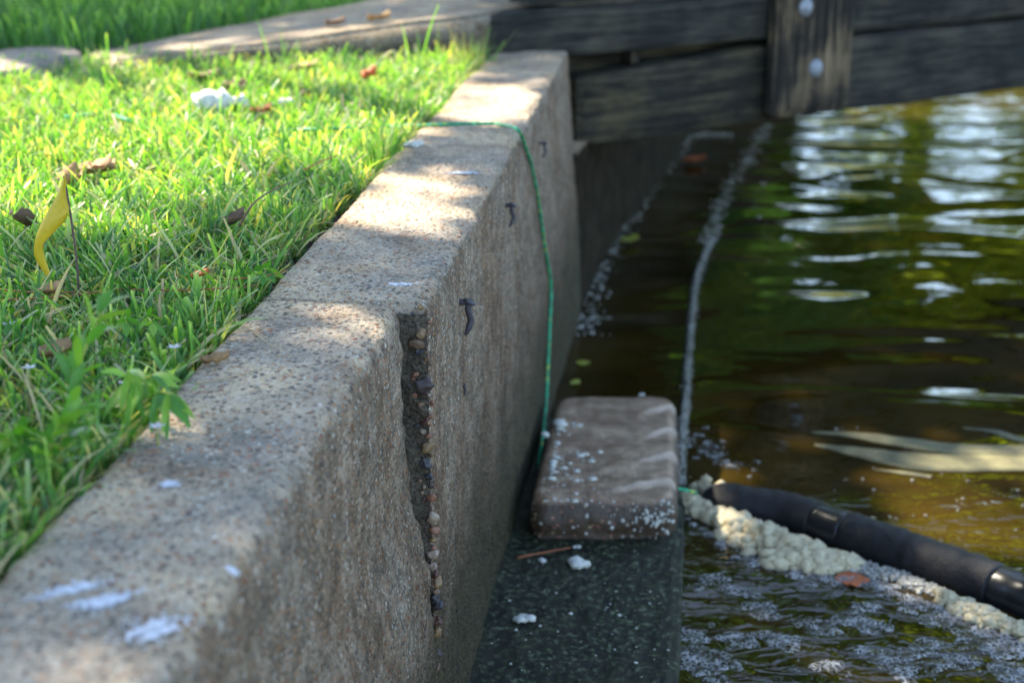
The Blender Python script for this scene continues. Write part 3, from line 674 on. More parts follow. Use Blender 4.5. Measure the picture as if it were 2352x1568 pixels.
# foam flecks on block and ledge
mb = MB(); r_ = random.Random(21)
for k in range(75):
    x = r_.gauss(1290, 42); y = r_.gauss(1060, 55); y = min(max(y, 965), 1150); x = max(x, 1252 + (1150 - y) * .2)
    mb.add(ico(at(x, y, ZB + .004), .0015 + .006 * r_.random() ** 2, 1, (1.4, 1, .5), .4, 1.5, k))
for k in range(12): mb.add(ico(at(r_.uniform(1440, 1540), r_.uniform(1010, 1100), ZB - .004), .0015 + .002 * r_.random(), 1, (1, 1, .6), .3, 1.5, k))
o = mb.build('foam_flecks', M['foam_white'], origin=at(1290, 1060, ZB)); tag(o, 'tiny white foam flecks scattered over the top of the block', 'foam', kind='stuff')
mb = MB()
fy = at(1500, 1236, ZL).y
for k in range(70):
    x = r_.gauss(1510, 20) if k < 45 else r_.uniform(1400, 1545); y = r_.gauss(1190, 18)
    u = (min(x, 1545) - 1176) / F; v = (784 - y) / F; t = (fy - .012) / (cp + v * sp)
    mb.add(ico(Vector((u * t, fy - .012, H + (-sp + v * cp) * t)), .0015 + .0035 * r_.random() ** 2, 1, (1, .5, 1.1), .4, 1.5, k))
o = mb.build('foam_flecks', M['foam_white'], origin=at(1510, 1236, ZL)); tag(o, 'white foam splatter on the front corner of the block', 'foam', kind='stuff')
mb = MB()
for k in range(60):
    x = r_.uniform(1120, 1550); y = r_.uniform(1255, 1560)
    if x < 1190 - (y - 1240) * .38 + 20: continue
    mb.add(ico(at(x, y, ZL + .003), .001 + .0025 * r_.random() ** 3, 1, (1.3, 1, .5), .4, 1.5, k))
o = mb.build('foam_flecks', M['foam_white'], origin=at(1350, 1400, ZL)); tag(o, 'pinhead white flecks sprinkled on the mossy ledge before the block', 'foam', kind='stuff')

def clump(px, py, z, r, label, m='foam_white', n_=6, name='foam_clump', cat='foam clump', fl=.6, seed=0, group=None):
    c = at(px, py, z); mb = MB(); q = random.Random(seed + px)
    for k in range(n_):
        a = q.uniform(0, 6.28); d = r * q.uniform(0, .8); rr_ = r * q.uniform(.35, .65)
        mb.add(ico(c + Vector((math.cos(a) * d * 1.2, math.sin(a) * d * .9, rr_ * fl * .7)), rr_, 2, (1.1, 1, fl), .5, 1.7, q.random() * 60))
    o = mb.build(name, M[m], origin=c); tag(o, label, cat, group); return o
clump(1325, 1295, ZL, .020, 'larger white foam clump on the ledge just before the block', n_=8)
clump(1205, 1420, ZL, .017, 'flat white foam clump low on the ledge towards the wall', n_=7, fl=.4)
clump(1245, 1288, ZL, .009, 'small white foam dab between the block and the pine needle', n_=4)
clump(1322, 1258, ZL, .008, 'small white foam dab touching the block front', n_=4)
clump(1297, 976, ZB, .018, 'smooth white foam clump on the back left corner of the block', n_=5)
clump(1250, 1000, ZB, .012, 'white foam clump where the rope meets the block', n_=5)
clump(1470, 908, ZB, .008, 'white foam ball on the far rim of the block', n_=3)
clump(948, 336, 0, .018, 'white foam lump lying on the wall top beside the lawn', n_=7, fl=.5)
clump(484, 250, .014, .034, 'big white lump standing in the sunlit lawn', n_=9, fl=1.15, name='white_lump', cat='lump')
clump(540, 246, .014, .023, 'smaller white lump right of the big one in the lawn', n_=6, fl=1.0, name='white_lump', cat='lump')
clump(655, 240, .012, .016, 'small pale lump in the lawn right of the white pair', n_=5, fl=.8, name='white_lump', cat='lump')
clump(532, 210, .005, .028, 'round brown clod behind the white lumps in the lawn', m='leaf_brown', n_=6, fl=1.0, name='soil_clod', cat='clod')
clump(685, 218, .005, .018, 'peach coloured lump in the far lawn', m='leaf_tan', n_=4, fl=.8, name='dry_lump', cat='lump')

# white splashes on the near wall top
def splash(px, py, rx, ry, ang, label, seed):
    c = at(px, py, .0022); mb = MB(); q = random.Random(seed)
    for k in range(230):
        a = q.uniform(0, 6.28); d = min(1.6, abs(q.gauss(0, .68)))
        x = math.cos(a) * d * rx; y = math.sin(a) * d * ry; r = q.uniform(.0007, .0028) * max(.3, 1.3 - d * .65)
        p = c + Vector((x * math.cos(ang) - y * math.sin(ang), x * math.sin(ang) + y * math.cos(ang), 0))
        mb.add(ico(p, r, 1, (1.2, 1.2, .35), .3, 1.3, k))
    o = mb.build('chalk_splash', M['lime'], origin=c); tag(o, label, 'splash'); return o
splash(155, 1352, .028, .009, .5, 'faint white splash on the near wall top, leftmost of three', 1)
splash(240, 1378, .026, .010, .45, 'bright white splash on the near wall top, middle of three', 2)
splash(355, 1440, .028, .019, .5, 'widest white splash on the near wall top, nearest to its edge', 3)
splash(391, 1110, .007, .006, 0, 'small white spot on the wall top above the three splashes', 4)
splash(913, 652, .020, .006, 0, 'faint pale spot on the far wall top near the joint', 5)
splash(1065, 397, .03, .010, 0, 'pale smear on the far wall top near the rope', 6)
V, Fc = tube([at(522, 1302, .004), at(535, 1311, .006), at(548, 1320, .004)], [.002, .0028, .002], 8); o = mesh('white_chip', V, Fc, M['lime'], origin=at(535, 1311, 0)); tag(o, 'tiny white stick lying near the wall edge', 'chip')

# ------------------------------------------------------------------ nails in the wall face
def nail(px, py, sc, label, bend):
    u = (px - 1176) / F; v = (784 - py) / F; dy = cp + v * sp; dz = -sp + v * cp
    t = -.548 * H / (WN.x * u + WN.y * dy); p = Vector((u * t, dy * t, H + dz * t)); nrm = Vector((WN.x, WN.y, 0)); al = Vector((WD.x, WD.y, 0))
    root = empty('nail', p); tag(root, label, 'nail')
    L = .043 * sc; pts = [p - nrm * .012 + Vector((0, 0, L * .0)), p + nrm * .004 + Vector((0, 0, 0)), p + nrm * .006 - al * .002 + Vector((0, 0, -L * .25)), p + nrm * .009 + Vector((0, 0, -L * .6)), p + nrm * .006 - al * .004 + Vector((0, 0, -L * .85)), p + nrm * .002 - al * .006 + Vector((0, 0, -L * 1.05))]
    r = .0046 * sc; P_ = smooth_path(pts, 5); V, Fc = tube(P_, [r] * (len(P_) - 7) + list(np.linspace(r, r * .45, 7)), 10); mesh('shank', V, Fc, M['nail'], root)
    hd = p + nrm * .008 + Vector((0, 0, .0015)); V, Fc = tube([hd + Vector((-.001, 0, -.002 * sc)), hd + Vector((0, 0, .000)), hd + Vector((.001, 0, .002 * sc))], [r * 1.7, r * 2.1, r * 1.5], 12); mesh('head', V, Fc, M['nail'], root)
nail(1066, 695, 1.0, 'bent dark nail in the wall side nearest the joint', 0)
nail(1168, 472, .8, 'dark nail in the wall side between the other two', 0)
nail(1244, 330, .62, 'farthest dark nail in the wall side beside the rope', 0)
def on_face(px, py, out=.002):
    u = (px - 1176) / F; v = (784 - py) / F; dy = cp + v * sp; dz = -sp + v * cp; t = 4 * H
    for _ in range(6):
        p = Vector((u * t, dy * t, H + dz * t)); s, o = so_of(p); tgt = far_face(s, p.z) + out; t = tgt / (WN.x * u + WN.y * dy)
    return Vector((u * t, dy * t, H + dz * t))
V, Fc = tube([on_face(1070, 880, .003), on_face(1066, 888, .003), on_face(1069, 896, .003), on_face(1066, 908, .002)], [.001, .0018, .0016, .001], 6); o = mesh('wire_stub', V, Fc, M['nail'], origin=on_face(1068, 890)); tag(o, 'thin dark wire stub in the wall side below the bent nail', 'wire')

# ------------------------------------------------------------------ green rope
rp_ = [at(x, y, .010 + .014 * math.sin(x * .05)) for x, y in ((150, 270), (240, 262), (290, 275), (340, 292), (480, 296), (620, 300), (760, 296), (860, 292))]
rp_ += [at(970, 288, .004), at(1040, 285, .003), at(1110, 284, .003), at(1150, 286, .004)]
rp_ += [on_face(1188, 300, .001) + Vector((0, 0, .002))]
rp_ += [on_face(x, y, .006) for x, y in ((1206, 335), (1222, 385), (1238, 470), (1252, 570), (1265, 650), (1263, 740), (1259, 830), (1255, 920))]
pend = at(1246, 1010, ZL + .10 * H); rp_ += [on_face(1251, 965, .010), pend, at(1238, 1060, ZL + .02), at(1245, 1085, ZL + .008)]
P_ = smooth_path(rp_, 14); V = []; Fc = []
V, Fc = tube(P_, [.0037 * (.9 + .12 * math.sin(i * 1.3)) for i in range(len(P_))], 8)
rope = empty('green_rope', at(1110, 284, 0)); tag(rope, 'thin green rope crossing the lawn and wall top down to the block', 'rope')
mesh('rope', V, Fc, M['rope'], rope)
V, Fc = tube(smooth_path([at(1500, 1140, ZL + .02), at(1545, 1123, ZL + .025), at(1575, 1125, ZL + .02), at(1600, 1132, ZW + .03)], 6), .0033, 8); mesh('rope', V, Fc, M['rope'], rope)

# ------------------------------------------------------------------ leaves, straws, needles
def leaf(px, py, z, L, wd, rz, curl, m, label, name='fallen_leaf', cat='leaf', tilt=0., lobes=0):
    c = at(px, py, z); V = []; k = 10; kk = 5
    for i in range(k + 1):
        t = i / k; hw = wd * math.sin(math.pi * min(1, (t * .96 + .02) ** .8)) ** .7 * (1 + lobes * math.sin(t * 19) + .25 * nz((t * 4, px, 0), 1))
        for j in range(kk):
            s = (j / (kk - 1) - .5) * 2; x = (t - .5) * L; y = s * hw; zz = curl * L * (abs(s) ** 1.5 * .45 + (t - .2) ** 2 * .5 + .25 * (t - .5) * s) + .10 * L * nz((x / L * 5, y / L * 6, px), 1)
            V.append((x, y, zz))
    rot = Matrix.Rotation(rz, 3, 'Z') @ Matrix.Rotation(tilt, 3, 'Y')
    V = [c + rot @ Vector(v) + Vector((0, 0, .003)) for v in V]; F1 = [tuple(f) for f in grid_faces(k + 1, kk)]
    o = mesh(name, V, F1, M[m], origin=c)
    sm = o.modifiers.new('thick', 'SOLIDIFY'); sm.thickness = .0006
    return tag(o, label, cat)
leaf(494, 838, .002, .030, .008, .1, .5, 'leaf_tan', 'curled tan leaf lying on the near wall top')
leaf(205, 405, 0.012, .075, .03, .3, .4, 'leaf_tan', 'large crumpled pale leaf in the lawn behind the yellow flag', lobes=.25)
leaf(165, 425, 0.012, .05, .02, 1.3, .7, 'leaf_tan', 'crumpled pale leaf touching the flag top', lobes=.25)
leaf(240, 400, 0.012, .05, .02, -.5, .6, 'leaf_tan', 'pale leaf right of the large crumpled one', lobes=.2)
leaf(540, 518, 0.012, .035, .012, .8, .7, 'leaf_brown', 'curled brown leaf hooked on grass near the wall')
leaf(460, 640, 0.012, .022, .008, .4, .5, 'leaf_orange', 'small orange leaf in the shaded grass')
leaf(850, 183, 0.012, .045, .018, .9, .7, 'leaf_orange', 'bright orange leaf standing in the far lawn')
leaf(50, 520, 0.012, .045, .02, 1.2, .6, 'leaf_brown', 'brown leaf left of the flag', tilt=.9)
leaf(115, 680, 0.012, .03, .014, .3, .6, 'leaf_tan', 'dull pinkish leaf beneath the flag wire')
leaf(600, 265, 0.012, .04, .014, .2, .6, 'leaf_orange', 'reddish leaf in the sunlit grass right of the white lumps')
leaf(130, 820, .01, .035, .016, .7, .5, 'leaf_tan', 'pale tan leaf low in the near grass')
leaf(700, 165, 0.012, .07, .02, .3, .4, 'leaf_tan', 'pinkish dry leaf at the foot of the path edge')
leaf(470, 185, 0.012, .07, .02, .1, .4, 'leaf_brown', 'dry brown leaf at the back of the lawn')
leaf(770, 60, .125 * H + .01, .05, .02, .1, .5, 'leaf_brown', 'dark leaf on top of the path edge')
leaf(870, 50, .145 * H + .01, .06, .025, .1, .5, 'leaf_tan', 'yellowish leaf on top of the path edge')
leaf(1958, 1334, ZW, .058, .026, -.15, .05, 'leaf_orange', 'rust coloured leaf floating on the brown water')
leaf(1340, 836, ZW, .035, .016, .2, .1, 'leaf_yellow', 'yellow green leaf floating behind the block')
leaf(1322, 882, ZW, .03, .012, .9, .2, 'leaf_yellow', 'small green leaf by the wall behind the block')
leaf(1595, 372, ZW + .01, .09, .045, .2, .3, 'leaf_orange', 'brown orange leaf caught in the far foam')
leaf(1447, 555, ZW + .01, .06, .03, .4, .3, 'leaf_yellow', 'green leaf at the foot of the damp wall')
def strand(pts, r, m, label, name='straw', cat='straw', group=None):
    P = smooth_path(pts, 6); V, Fc = tube(P, [r * (1 - .5 * i / len(P)) for i in range(len(P))], 6); o = mesh(name, V, Fc, M[m], origin=P[0]); return tag(o, label, cat, group)
strand([at(1188, 1280, ZL + .004), at(1250, 1268, ZL + .006), at(1310, 1257, ZL + .006)], .0022, 'needle', 'reddish pine needle on the ledge before the block', 'pine_needle', 'needle')
strand([at(582, 822 - 60, .002), at(620, 790, .004), at(645, 800, .004), at(640, 820, .002)], .0009, 'straw', 'long curved straw on the near wall top')
strand([at(540, 735, .003), at(600, 768, .004), at(640, 790, .003)], .0008, 'straw', 'straight straw on the wall top beside the leafy sprig')
strand([at(750, 697, .003), at(775, 688, .003), at(800, 665, .003)], .0008, 'straw', 'forked straw on the wall top by the joint')
strand([at(450, 880, .003), at(520, 868, .003), at(585, 850, .003)], .0009, 'straw', 'straw below the tan leaf on the wall')
strand([at(550, 520, .03), at(580, 470, .06), at(620, 440, .06), at(665, 420, .05)], .0018, 'leaf_brown', 'arching brown stem rising from the curled leaf', 'dead_stalk', 'stalk')
strand([at(700, 390, .04), at(735, 372, .045), at(775, 357, .05)], .0016, 'needle', 'reddish pine needle across the grass tips', 'pine_needle', 'needle')
for i, (a_, b_) in enumerate((((-20, 690), (300, 660)), ((0, 665), (210, 668)), ((300, 665), (590, 655)), ((520, 640), (660, 622)))):
    strand([at(a_[0], a_[1], .012), at((a_[0] + b_[0]) / 2, (a_[1] + b_[1]) / 2 + 6, .018), at(b_[0], b_[1], .014)], .0011, 'needle', ['long red needle crossing the grass left of the wire', 'short red needle at the left photo edge', 'red needle in the grass right of the wire', 'red needle pointing at the lawn edge'][i], 'pine_needle', 'needle')

# long flat pale strips on the water
for i, (p_, w_) in enumerate((([(1860, 992), (1960, 998), (2080, 1015), (2200, 1030), (2400, 1035)], .030), ([(1870, 1020), (1960, 1035), (2080, 1055), (2200, 1062), (2400, 1060)], .045), ([(2010, 1078), (2080, 1085), (2140, 1094)], .010), ([(2210, 982), (2280, 990), (2330, 1005), (2400, 1020)], .016))):
    P = smooth_path([at(x, y, ZW + .0015) for x, y in p_], 8); V = []
    for k, q in enumerate(P):
        d = (P[min(k + 1, len(P) - 1)] - P[max(k - 1, 0)]).normalized(); nn = Vector((-d.y, d.x, 0)); t = k / (len(P) - 1); ww = w_ * min(1, t * 2 + .08) * (1 + .2 * nz((k, i, 0), .3))
        for s in (-1, -.4, .4, 1): V.append(q + nn * ww * s + Vector((0, 0, .002 * (1 - abs(s)))))
    o = mesh('pale_streak', V, grid_faces(len(P), 4), M['streak'], origin=P[0]); sm = o.modifiers.new('t', 'SOLIDIFY'); sm.thickness = .0008
    tag(o, ['upper long pale streak on the water beyond the pipe', 'widest pale streak on the water beyond the pipe, below the upper one', 'short brownish streak on the water nearest the pipe', 'curved streak on the water at the right photo edge'][i], 'streak')

# ------------------------------------------------------------------ yellow flag
fl = empty('marker_flag', at(182, 690, -.01)); tag(fl, 'small curled yellow plastic flag on a thin wire in the grass', 'flag')
base = at(182, 690, 0); yF = base.y
def vat(px, py, y):      # point of the upright plane at distance y
    u = (px - 1176) / F; v = (784 - py) / F; t = y / (cp + v * sp); return Vector((u * t, y, H + (-sp + v * cp) * t))
V, Fc = tube(smooth_path([vat(184, 720, yF), vat(176, 600, yF), vat(160, 480, yF), vat(147, 405, yF)], 5), .0014, 8); mesh('wire', V, Fc, M['wire'], fl)
rows = [((146, 408), (150, 402)), ((130, 450), (155, 440)), ((100, 502), (159, 478)), ((84, 538), (158, 488)), ((77, 575), (146, 512)), ((84, 600), (100, 560)), ((110, 640), (116, 628))]
V = []; rr = smooth_path([Vector((a[0], a[1], 0)) for a, b_ in rows], 5); r2 = smooth_path([Vector((b_[0], b_[1], 0)) for a, b_ in rows], 5)
for i, (a, b_) in enumerate(zip(rr, r2)):
    for j in range(8):
        t = j / 7; q = a.lerp(b_, t); V.append(vat(q.x, q.y, yF - .004 * math.sin(t * 2.6) + .002 * math.sin(i * .3)))
o = mesh('pennant', V, grid_faces(len(rr), 8), M['yellow'], fl); sm = o.modifiers.new('t', 'SOLIDIFY'); sm.thickness = .0004

# ------------------------------------------------------------------ broadleaf weeds
def weed(base, tips, nleaf, L, wd, label, seed, name='weed', droop=0.):
    r_ = random.Random(seed); root = empty(name, base); tag(root, label, 'weed'); VL = []; FL = []; TL = []
    st = MB()
    for tip in tips:
        mid = base.lerp(tip, .55) + Vector((r_.uniform(-.01, .01), r_.uniform(-.01, .01), .01)); P = smooth_path([base, mid, tip], 8)
        st.add(tube(P, [.0017 * (1 - .5 * i / len(P)) for i in range(len(P))], 6)); nl = nleaf
        for k in range(nl):
            t = .25 + .75 * k / (nl - 1); q = t * (len(P) - 1); i = min(int(q), len(P) - 2); p = P[i].lerp(P[i + 1], q - i); d = (P[i + 1] - P[i]).normalized()
            a = k * 2.4 + r_.uniform(-.4, .4); sx1 = d.cross(Vector((.3, .2, 1))).normalized(); sy1 = d.cross(sx1); side = sx1 * math.cos(a) + sy1 * math.sin(a)
            spread = .9 - .5 * t; dr = (d * (1 - spread * .6) + side * spread + Vector((0, 0, -droop))).normalized(); wv = dr.cross(d).normalized()
            if wv.length < .5: wv = Vector((1, 0, 0))
            l = L * r_.uniform(.7, 1.15) * (1 if t < .9 else .75); ww = wd * r_.uniform(.8, 1.2); tn = r_.uniform(.2, 1); nk = 6; b0 = len(VL)
            for m_ in range(nk + 1):
                tt = m_ / nk; hw = ww * math.sin(math.pi * min(.995, tt * .9 + .08)) ** .9; c = p + dr * l * tt + Vector((0, 0, -1)) * (l * .28 * tt * tt) 
                nrm = wv.cross(dr)
                for s in (-1, 0, 1): VL.append(c + wv * hw * s + nrm * (.25 * hw * abs(s))); TL.append(tn)
            for m_ in range(nk):
                for j in range(2): FL.append((b0 + m_ * 3 + j, b0 + m_ * 3 + j + 1, b0 + m_ * 3 + 4 + j, b0 + m_ * 3 + 3 + j))
    st.build('stem', M['leaf_yellow'], root)
    o = mesh('leaves', VL, FL, M['weed'], root, att=np.array(TL)[:, None].repeat(3, 1)); return root
yw = 2.55 * H
weed(at(120, 1150, -.02), [vat(240, 700, yw * .98), vat(165, 850, yw * .96), vat(150, 960, yw * .92)], 18, .046, .0048, 'tall narrow leaved weed rising in the near grass', 3)
weed(at(300, 960, -.01), [vat(395, 905, 2.52 * H), vat(300, 850, 2.6 * H), vat(350, 860, 2.6 * H)], 11, .036, .0046, 'leafy weed drooping over the near wall edge', 5, droop=.7)
weed(at(575, 690, -.01), [vat(606, 735, 3.35 * H)], 7, .018, .003, 'little green sprig leaning onto the wall top', 8, droop=.6)
weed(at(590, 655, -.02), [at(618, 622, .02), at(600, 630, .03)], 7, .026, .0038, 'bright leafy weed at the lawn edge by the joint', 9)
weed(at(330, 760, -.02), [at(350, 745, .03), at(290, 740, .03)], 7, .028, .0036, 'low leafy weed in the middle grass', 12)
weed(at(60, 760, -.02), [at(20, 745, .02), at(80, 735, .02)], 7, .028, .0036, 'low leafy weed below the flag', 14)
weed(at(40, 1050, -.02), [at(0, 1010, .03), at(60, 1000, .03), at(90, 1040, .03)], 8, .035, .0045, 'broad leafy weed at the left photo edge', 15)
for i, (px, py, lb) in enumerate(((400, 798, 'small white flower in the grass near the wall'), (68, 845, 'small white flower at the left of the near grass'), (290, 880, 'white flower below the low middle weed'), (20, 745, 'white flower at the left photo edge'), (360, 980, 'white flower hidden under the drooping weed'))):
    c = at(px, py, .018); root = empty('flower', c); tag(root, lb, 'flower'); mb = MB()
    for k in range(5):
        a = k * 1.257 + i; d = Vector((math.cos(a), math.sin(a), .25)); nn = Vector((-math.sin(a), math.cos(a), 0)); 
        mb.add(([c, c + d * .004 + nn * .0022, c + d * .0085, c + d * .004 - nn * .0022], [(0, 1, 2, 3)]))
    o = mb.build('petals', M['petal'], root); sm = o.modifiers.new('t', 'SOLIDIFY'); sm.thickness = .0004
    V, Fc = tube([c - Vector((0, 0, .03)), c], .0008, 6); mesh('stem', V, Fc, M['leaf_yellow'], root)

# ------------------------------------------------------------------ grass
def inside(poly, x, y):
    c = False; j = len(poly) - 1
    for i in range(len(poly)):
        if (poly[i][1] > y) != (poly[j][1] > y) and x < (poly[j][0] - poly[i][0]) * (y - poly[i][1]) / (poly[j][1] - poly[i][1]) + poly[i][0]: c = not c
        j = i
    return c
def blades(P, hgt, wid, tilt, tint, cut=True, nseg=4, droop=.3, az=None):
    """P (n,3) roots; every blade a tapering strip of nseg quads, most with a mown, blunt tip"""
    n = len(P); a = rng.uniform(0, 2 * np.pi, n) if az is None else az; face = rng.uniform(0, np.pi, n)
    tdir = np.stack([np.cos(a), np.sin(a), np.zeros(n)], 1); wdir = np.stack([np.cos(face), np.sin(face), np.zeros(n)], 1)
    V = np.zeros((n, nseg + 1, 3, 3), np.float32); T = np.zeros((n, nseg + 1, 3), np.float32)
    pos = P.copy(); blunt = np.where(rng.random(n) < (.6 if cut else .1), .62, .1)
    for k in range(nseg + 1):
        t = k / nseg; ang = tilt * (.35 + droop * 2.2 * t)
        if k: pos = pos + (tdir * np.sin(ang)[:, None] + np.array([0, 0, 1]) * np.cos(ang)[:, None]) * (hgt / nseg)[:, None]
        wk = wid * .5 * (.75 + .6 * t if t < .45 else (1.02 - (1.02 - blunt) * ((t - .45) / .55) ** 1.6))
        nn = np.cross(wdir, np.array([0, 0, 1.0]))
        for j, s in enumerate((-1, 0, 1)):
            V[:, k, j] = pos + wdir * (wk * s)[:, None] + nn * (wk * .35 * abs(s))[:, None]
            T[:, k, j] = tint + (.10 * (1 - t) if True else 0) * (tint < .8)
            if k == nseg: T[:, k, j] = np.where(blunt > .5, np.maximum(tint, .74 + .15 * rng.random(n)), tint)
    base = (np.arange(n) * (nseg + 1) * 3)[:, None, None]; kk = (np.arange(nseg) * 3)[None, :, None]; jj = np.arange(2)[None, None, :]
    i0 = (base + kk + jj).ravel(); Fc = np.stack([i0, i0 + 1, i0 + 4, i0 + 3], 1)
    return V.reshape(-1, 3), Fc, T.reshape(-1)
def merge(parts):
    Vs, Fs, Ts = [], [], []; b = 0
    for V, Fc, T in parts: Vs.append(V); Fs.append(Fc + b); Ts.append(T); b += len(V)
    return np.concatenate(Vs), np.concatenate(Fs), np.concatenate(Ts)
def lawn_roots(n, s0, s1, wmax, edge=BL - .006):
    s = s0 + (s1 - s0) * rng.random(n); o = edge - wmax * rng.random(n)
    x = WD.x * s + WN.x * o; y = WD.y * s + WN.y * o
    bare = (s > 3.45 * H) & (s < 4.5 * H) & (o > edge - .012 - .012 * np.sin(s * 31) ** 2); k = ~bare
    return x[k], y[k], s[k], o[k]
kerb_line = [tuple(at(x, y, 0).to_2d()) for x, y in ((1135, 135), (1000, 150), (760, 160), (480, 165), (300, 158), (0, 168), (-800, 190))]
def keep_front(x, y):     # in view and before the kerb
    m = np.ones(len(x), bool)
    kx = [p[0] for p in kerb_line][::-1]; ky = [p[1] for p in kerb_line][::-1]
    m &= y < np.interp(x, kx, ky) + .10
    m &= np.abs(x) < y * .40 + .12
    return m
def zs(x, y): return np.array([soil_z(a, b_) for a, b_ in zip(x, y)])
parts = []
x, y, s, o = lawn_roots(98000, .9 * H, 8.4 * H, 2.0); k = keep_front(x, y); x, y, s, o = x[k], y[k], s[k], o[k]
patch = np.array([nz((a, b_, 0), 6, 3.) for a, b_ in zip(x, y)]); n_ = len(x)
P = np.stack([x, y, zs(x, y)], 1)
dist = np.clip((y / H - 2) / 5, 0, 1)
hh = rng.normal(.043, .015, n_).clip(.014, .085) * (1 + .5 * patch); wid = rng.normal(.0056, .0014, n_).clip(.0025, .009); tl = np.abs(rng.normal(.6, .45, n_)).clip(0, 1.7)
tint = (rng.random(n_) * .6 + .15 * patch + .08 + .14 * dist).clip(0, .79); tint = np.where(rng.random(n_) < .07, rng.uniform(.82, 1, n_), tint)
parts.append(blades(P, hh, wid * (.6 + .8 * rng.random(n_) ** 1.5), tl, tint))
x2, y2, s2_, o2 = lawn_roots(70000, .9 * H, 8.3 * H, 1.8); k = keep_front(x2, y2); x2, y2 = x2[k], y2[k]; m_ = len(x2)
lt_ = rng.uniform(0, .75, m_); lt_ = np.where(rng.random(m_) < .35, rng.uniform(.8, 1, m_), lt_)
parts.append(blades(np.stack([x2, y2, zs(x2, y2) + .006 + .016 * rng.random(m_)], 1), rng.normal(.050, .016, m_).clip(.02, .10), rng.normal(.0036, .0013, m_).clip(.0012, .007), rng.normal(1.25, .3, m_).clip(.5, 1.9), lt_, True, 4, .28))
n1 = n_
# dry thatch low between the blades, thicker by the wall
x, y, s, o = lawn_roots(90000, .9 * H, 8.2 * H, 1.6); k = keep_front(x, y) & ((rng.random(len(x)) < .42) | (o > BL - .12)); x, y = x[k], y[k]; n_ = len(x)
parts.append(blades(np.stack([x, y, zs(x, y) + rng.random(n_) * .012], 1), rng.normal(.032, .010, n_).clip(.01, .06), rng.normal(.0024, .0007, n_).clip(.0008, .005), rng.normal(1.15, .3, n_), rng.uniform(.84, 1, n_), False))
# longer leaning blades
x, y, s, o = lawn_roots(5200, 1.0 * H, 8.2 * H, 1.7); k = keep_front(x, y); x, y = x[k], y[k]; n_ = len(x)
parts.append(blades(np.stack([x, y, zs(x, y)], 1), rng.normal(.062, .012, n_).clip(.03, .10), rng.normal(.0055, .001, n_).clip(.003, .008), np.abs(rng.normal(.6, .3, n_)), rng.uniform(.1, .75, n_), nseg=4))
V, Fc, T = merge(parts); print('blades', n1, 'verts', len(V))
g = mesh('grass', V.astype(np.float64), Fc, M['grass'], att=T[:, None].repeat(3, 1)); tag(g, 'mown lawn of broad green blades beside the concrete wall', 'grass', kind='stuff')
# lawn beyond the path edge
n_ = 70000; x = rng.uniform(-4.2, 1.5, n_); y = rng.uniform(3.0, 8.5, n_)
ex = [D.x - 3, D.x, E.x, G.x, G2.x]; ey = [D.y - .3, D.y, E.y, G.y, G2.y]
k = (y > np.interp(x, ex, ey) + .01) & (np.abs(x) < y * .4 + .1); x, y = x[k], y[k]; n_ = len(x)
hh = rng.normal(.075, .02, n_).clip(.03, .14)
V, Fc, T = blades(np.stack([x, y, np.full(n_, -.01)], 1), hh + .03, rng.normal(.005, .001, n_).clip(.003, .008), np.abs(rng.normal(.5, .25, n_)), rng.uniform(0, .48, n_), nseg=3)
g = mesh('grass', V.astype(np.float64), Fc, M['grass'], att=T[:, None].repeat(3, 1)); tag(g, 'longer darker grass growing beyond the path edge', 'grass', kind='stuff')
# taller tufts against the path edge near the timber end
def tuft(px, py, n_, h0, sp_, t0, t1, label, wd_=.004):
    c = at(px, py, -.03); P = np.stack([c.x + rng.normal(0, sp_, n_), c.y + rng.normal(0, sp_ * .5, n_), np.full(n_, -.03)], 1)
    V, Fc, T = blades(P, rng.normal(h0, h0 * .22, n_).clip(.02), np.full(n_, wd_), np.abs(rng.normal(.3, .22, n_)), rng.uniform(t0, t1, n_), False, 5, .45)
    o = mesh('grass_tuft', V.astype(np.float64), Fc, M['grass'], origin=c, att=T[:, None].repeat(3, 1)); tag(o, label, 'grass tuft')
tuft(965, 185, 9, .13, .035, .3, .75, 'tall green blades standing against the path edge')
tuft(1075, 175, 45, .10, .03, .84, 1, 'dry brown grass tuft in the corner by the timber end', .002)
tuft(1112, 165, 10, .10, .012, .4, .75, 'bright green tuft at the wall corner under the timber')
tuft(640, 185, 6, .12, .015, .3, .7, 'pair of taller blades at the back of the lawn')
tuft(690, 420, 5, .10, .02, .2, .5, 'upright grass blade cluster beside the far wall')
tuft(990, 290, 30, .05, .015, .2, .7, 'grass tuft spilling over the wall edge by the rope')

# ------------------------------------------------------------------ trees (the near one shades the scene, its unseen crown thinned over chosen sun patches, the far ones mirror in the water)
lit_px = [[(-500, 140), (1130, 130), (1010, 280), (900, 370), (760, 420), (420, 500), (250, 540), (-500, 560)],
          [(1010, 200), (1250, 190), (1230, 300), (985, 300)], [(830, 400), (1110, 380), (1060, 535), (760, 530)],
          [(700, 700), (930, 690), (900, 800), (640, 790)], [(760, 60), (1300, -40), (1300, 20), (800, 60)], [(420, -40), (900, -60), (850, 20), (500, 40)]]
lit = [[tuple(at(max(-500, x), max(y, -120), 0).to_2d()) for x, y in poly] for poly in lit_px]
wp = [at(x, y, ZW) for x, y in ((1950, 1080), (2500, 1000), (2700, 1350), (2050, 1230))]
lit.append([tuple((p + LD * (-ZW / LD.z)).to_2d()) for p in wp])
lit.append([tuple(at(x, y, 0).to_2d()) for x, y in ((-500, 560), (250, 540), (420, 500), (760, 420), (620, 600), (300, 760), (-500, 800))])
soft = {3: .12, 7: .35}
lv = []; lt = []
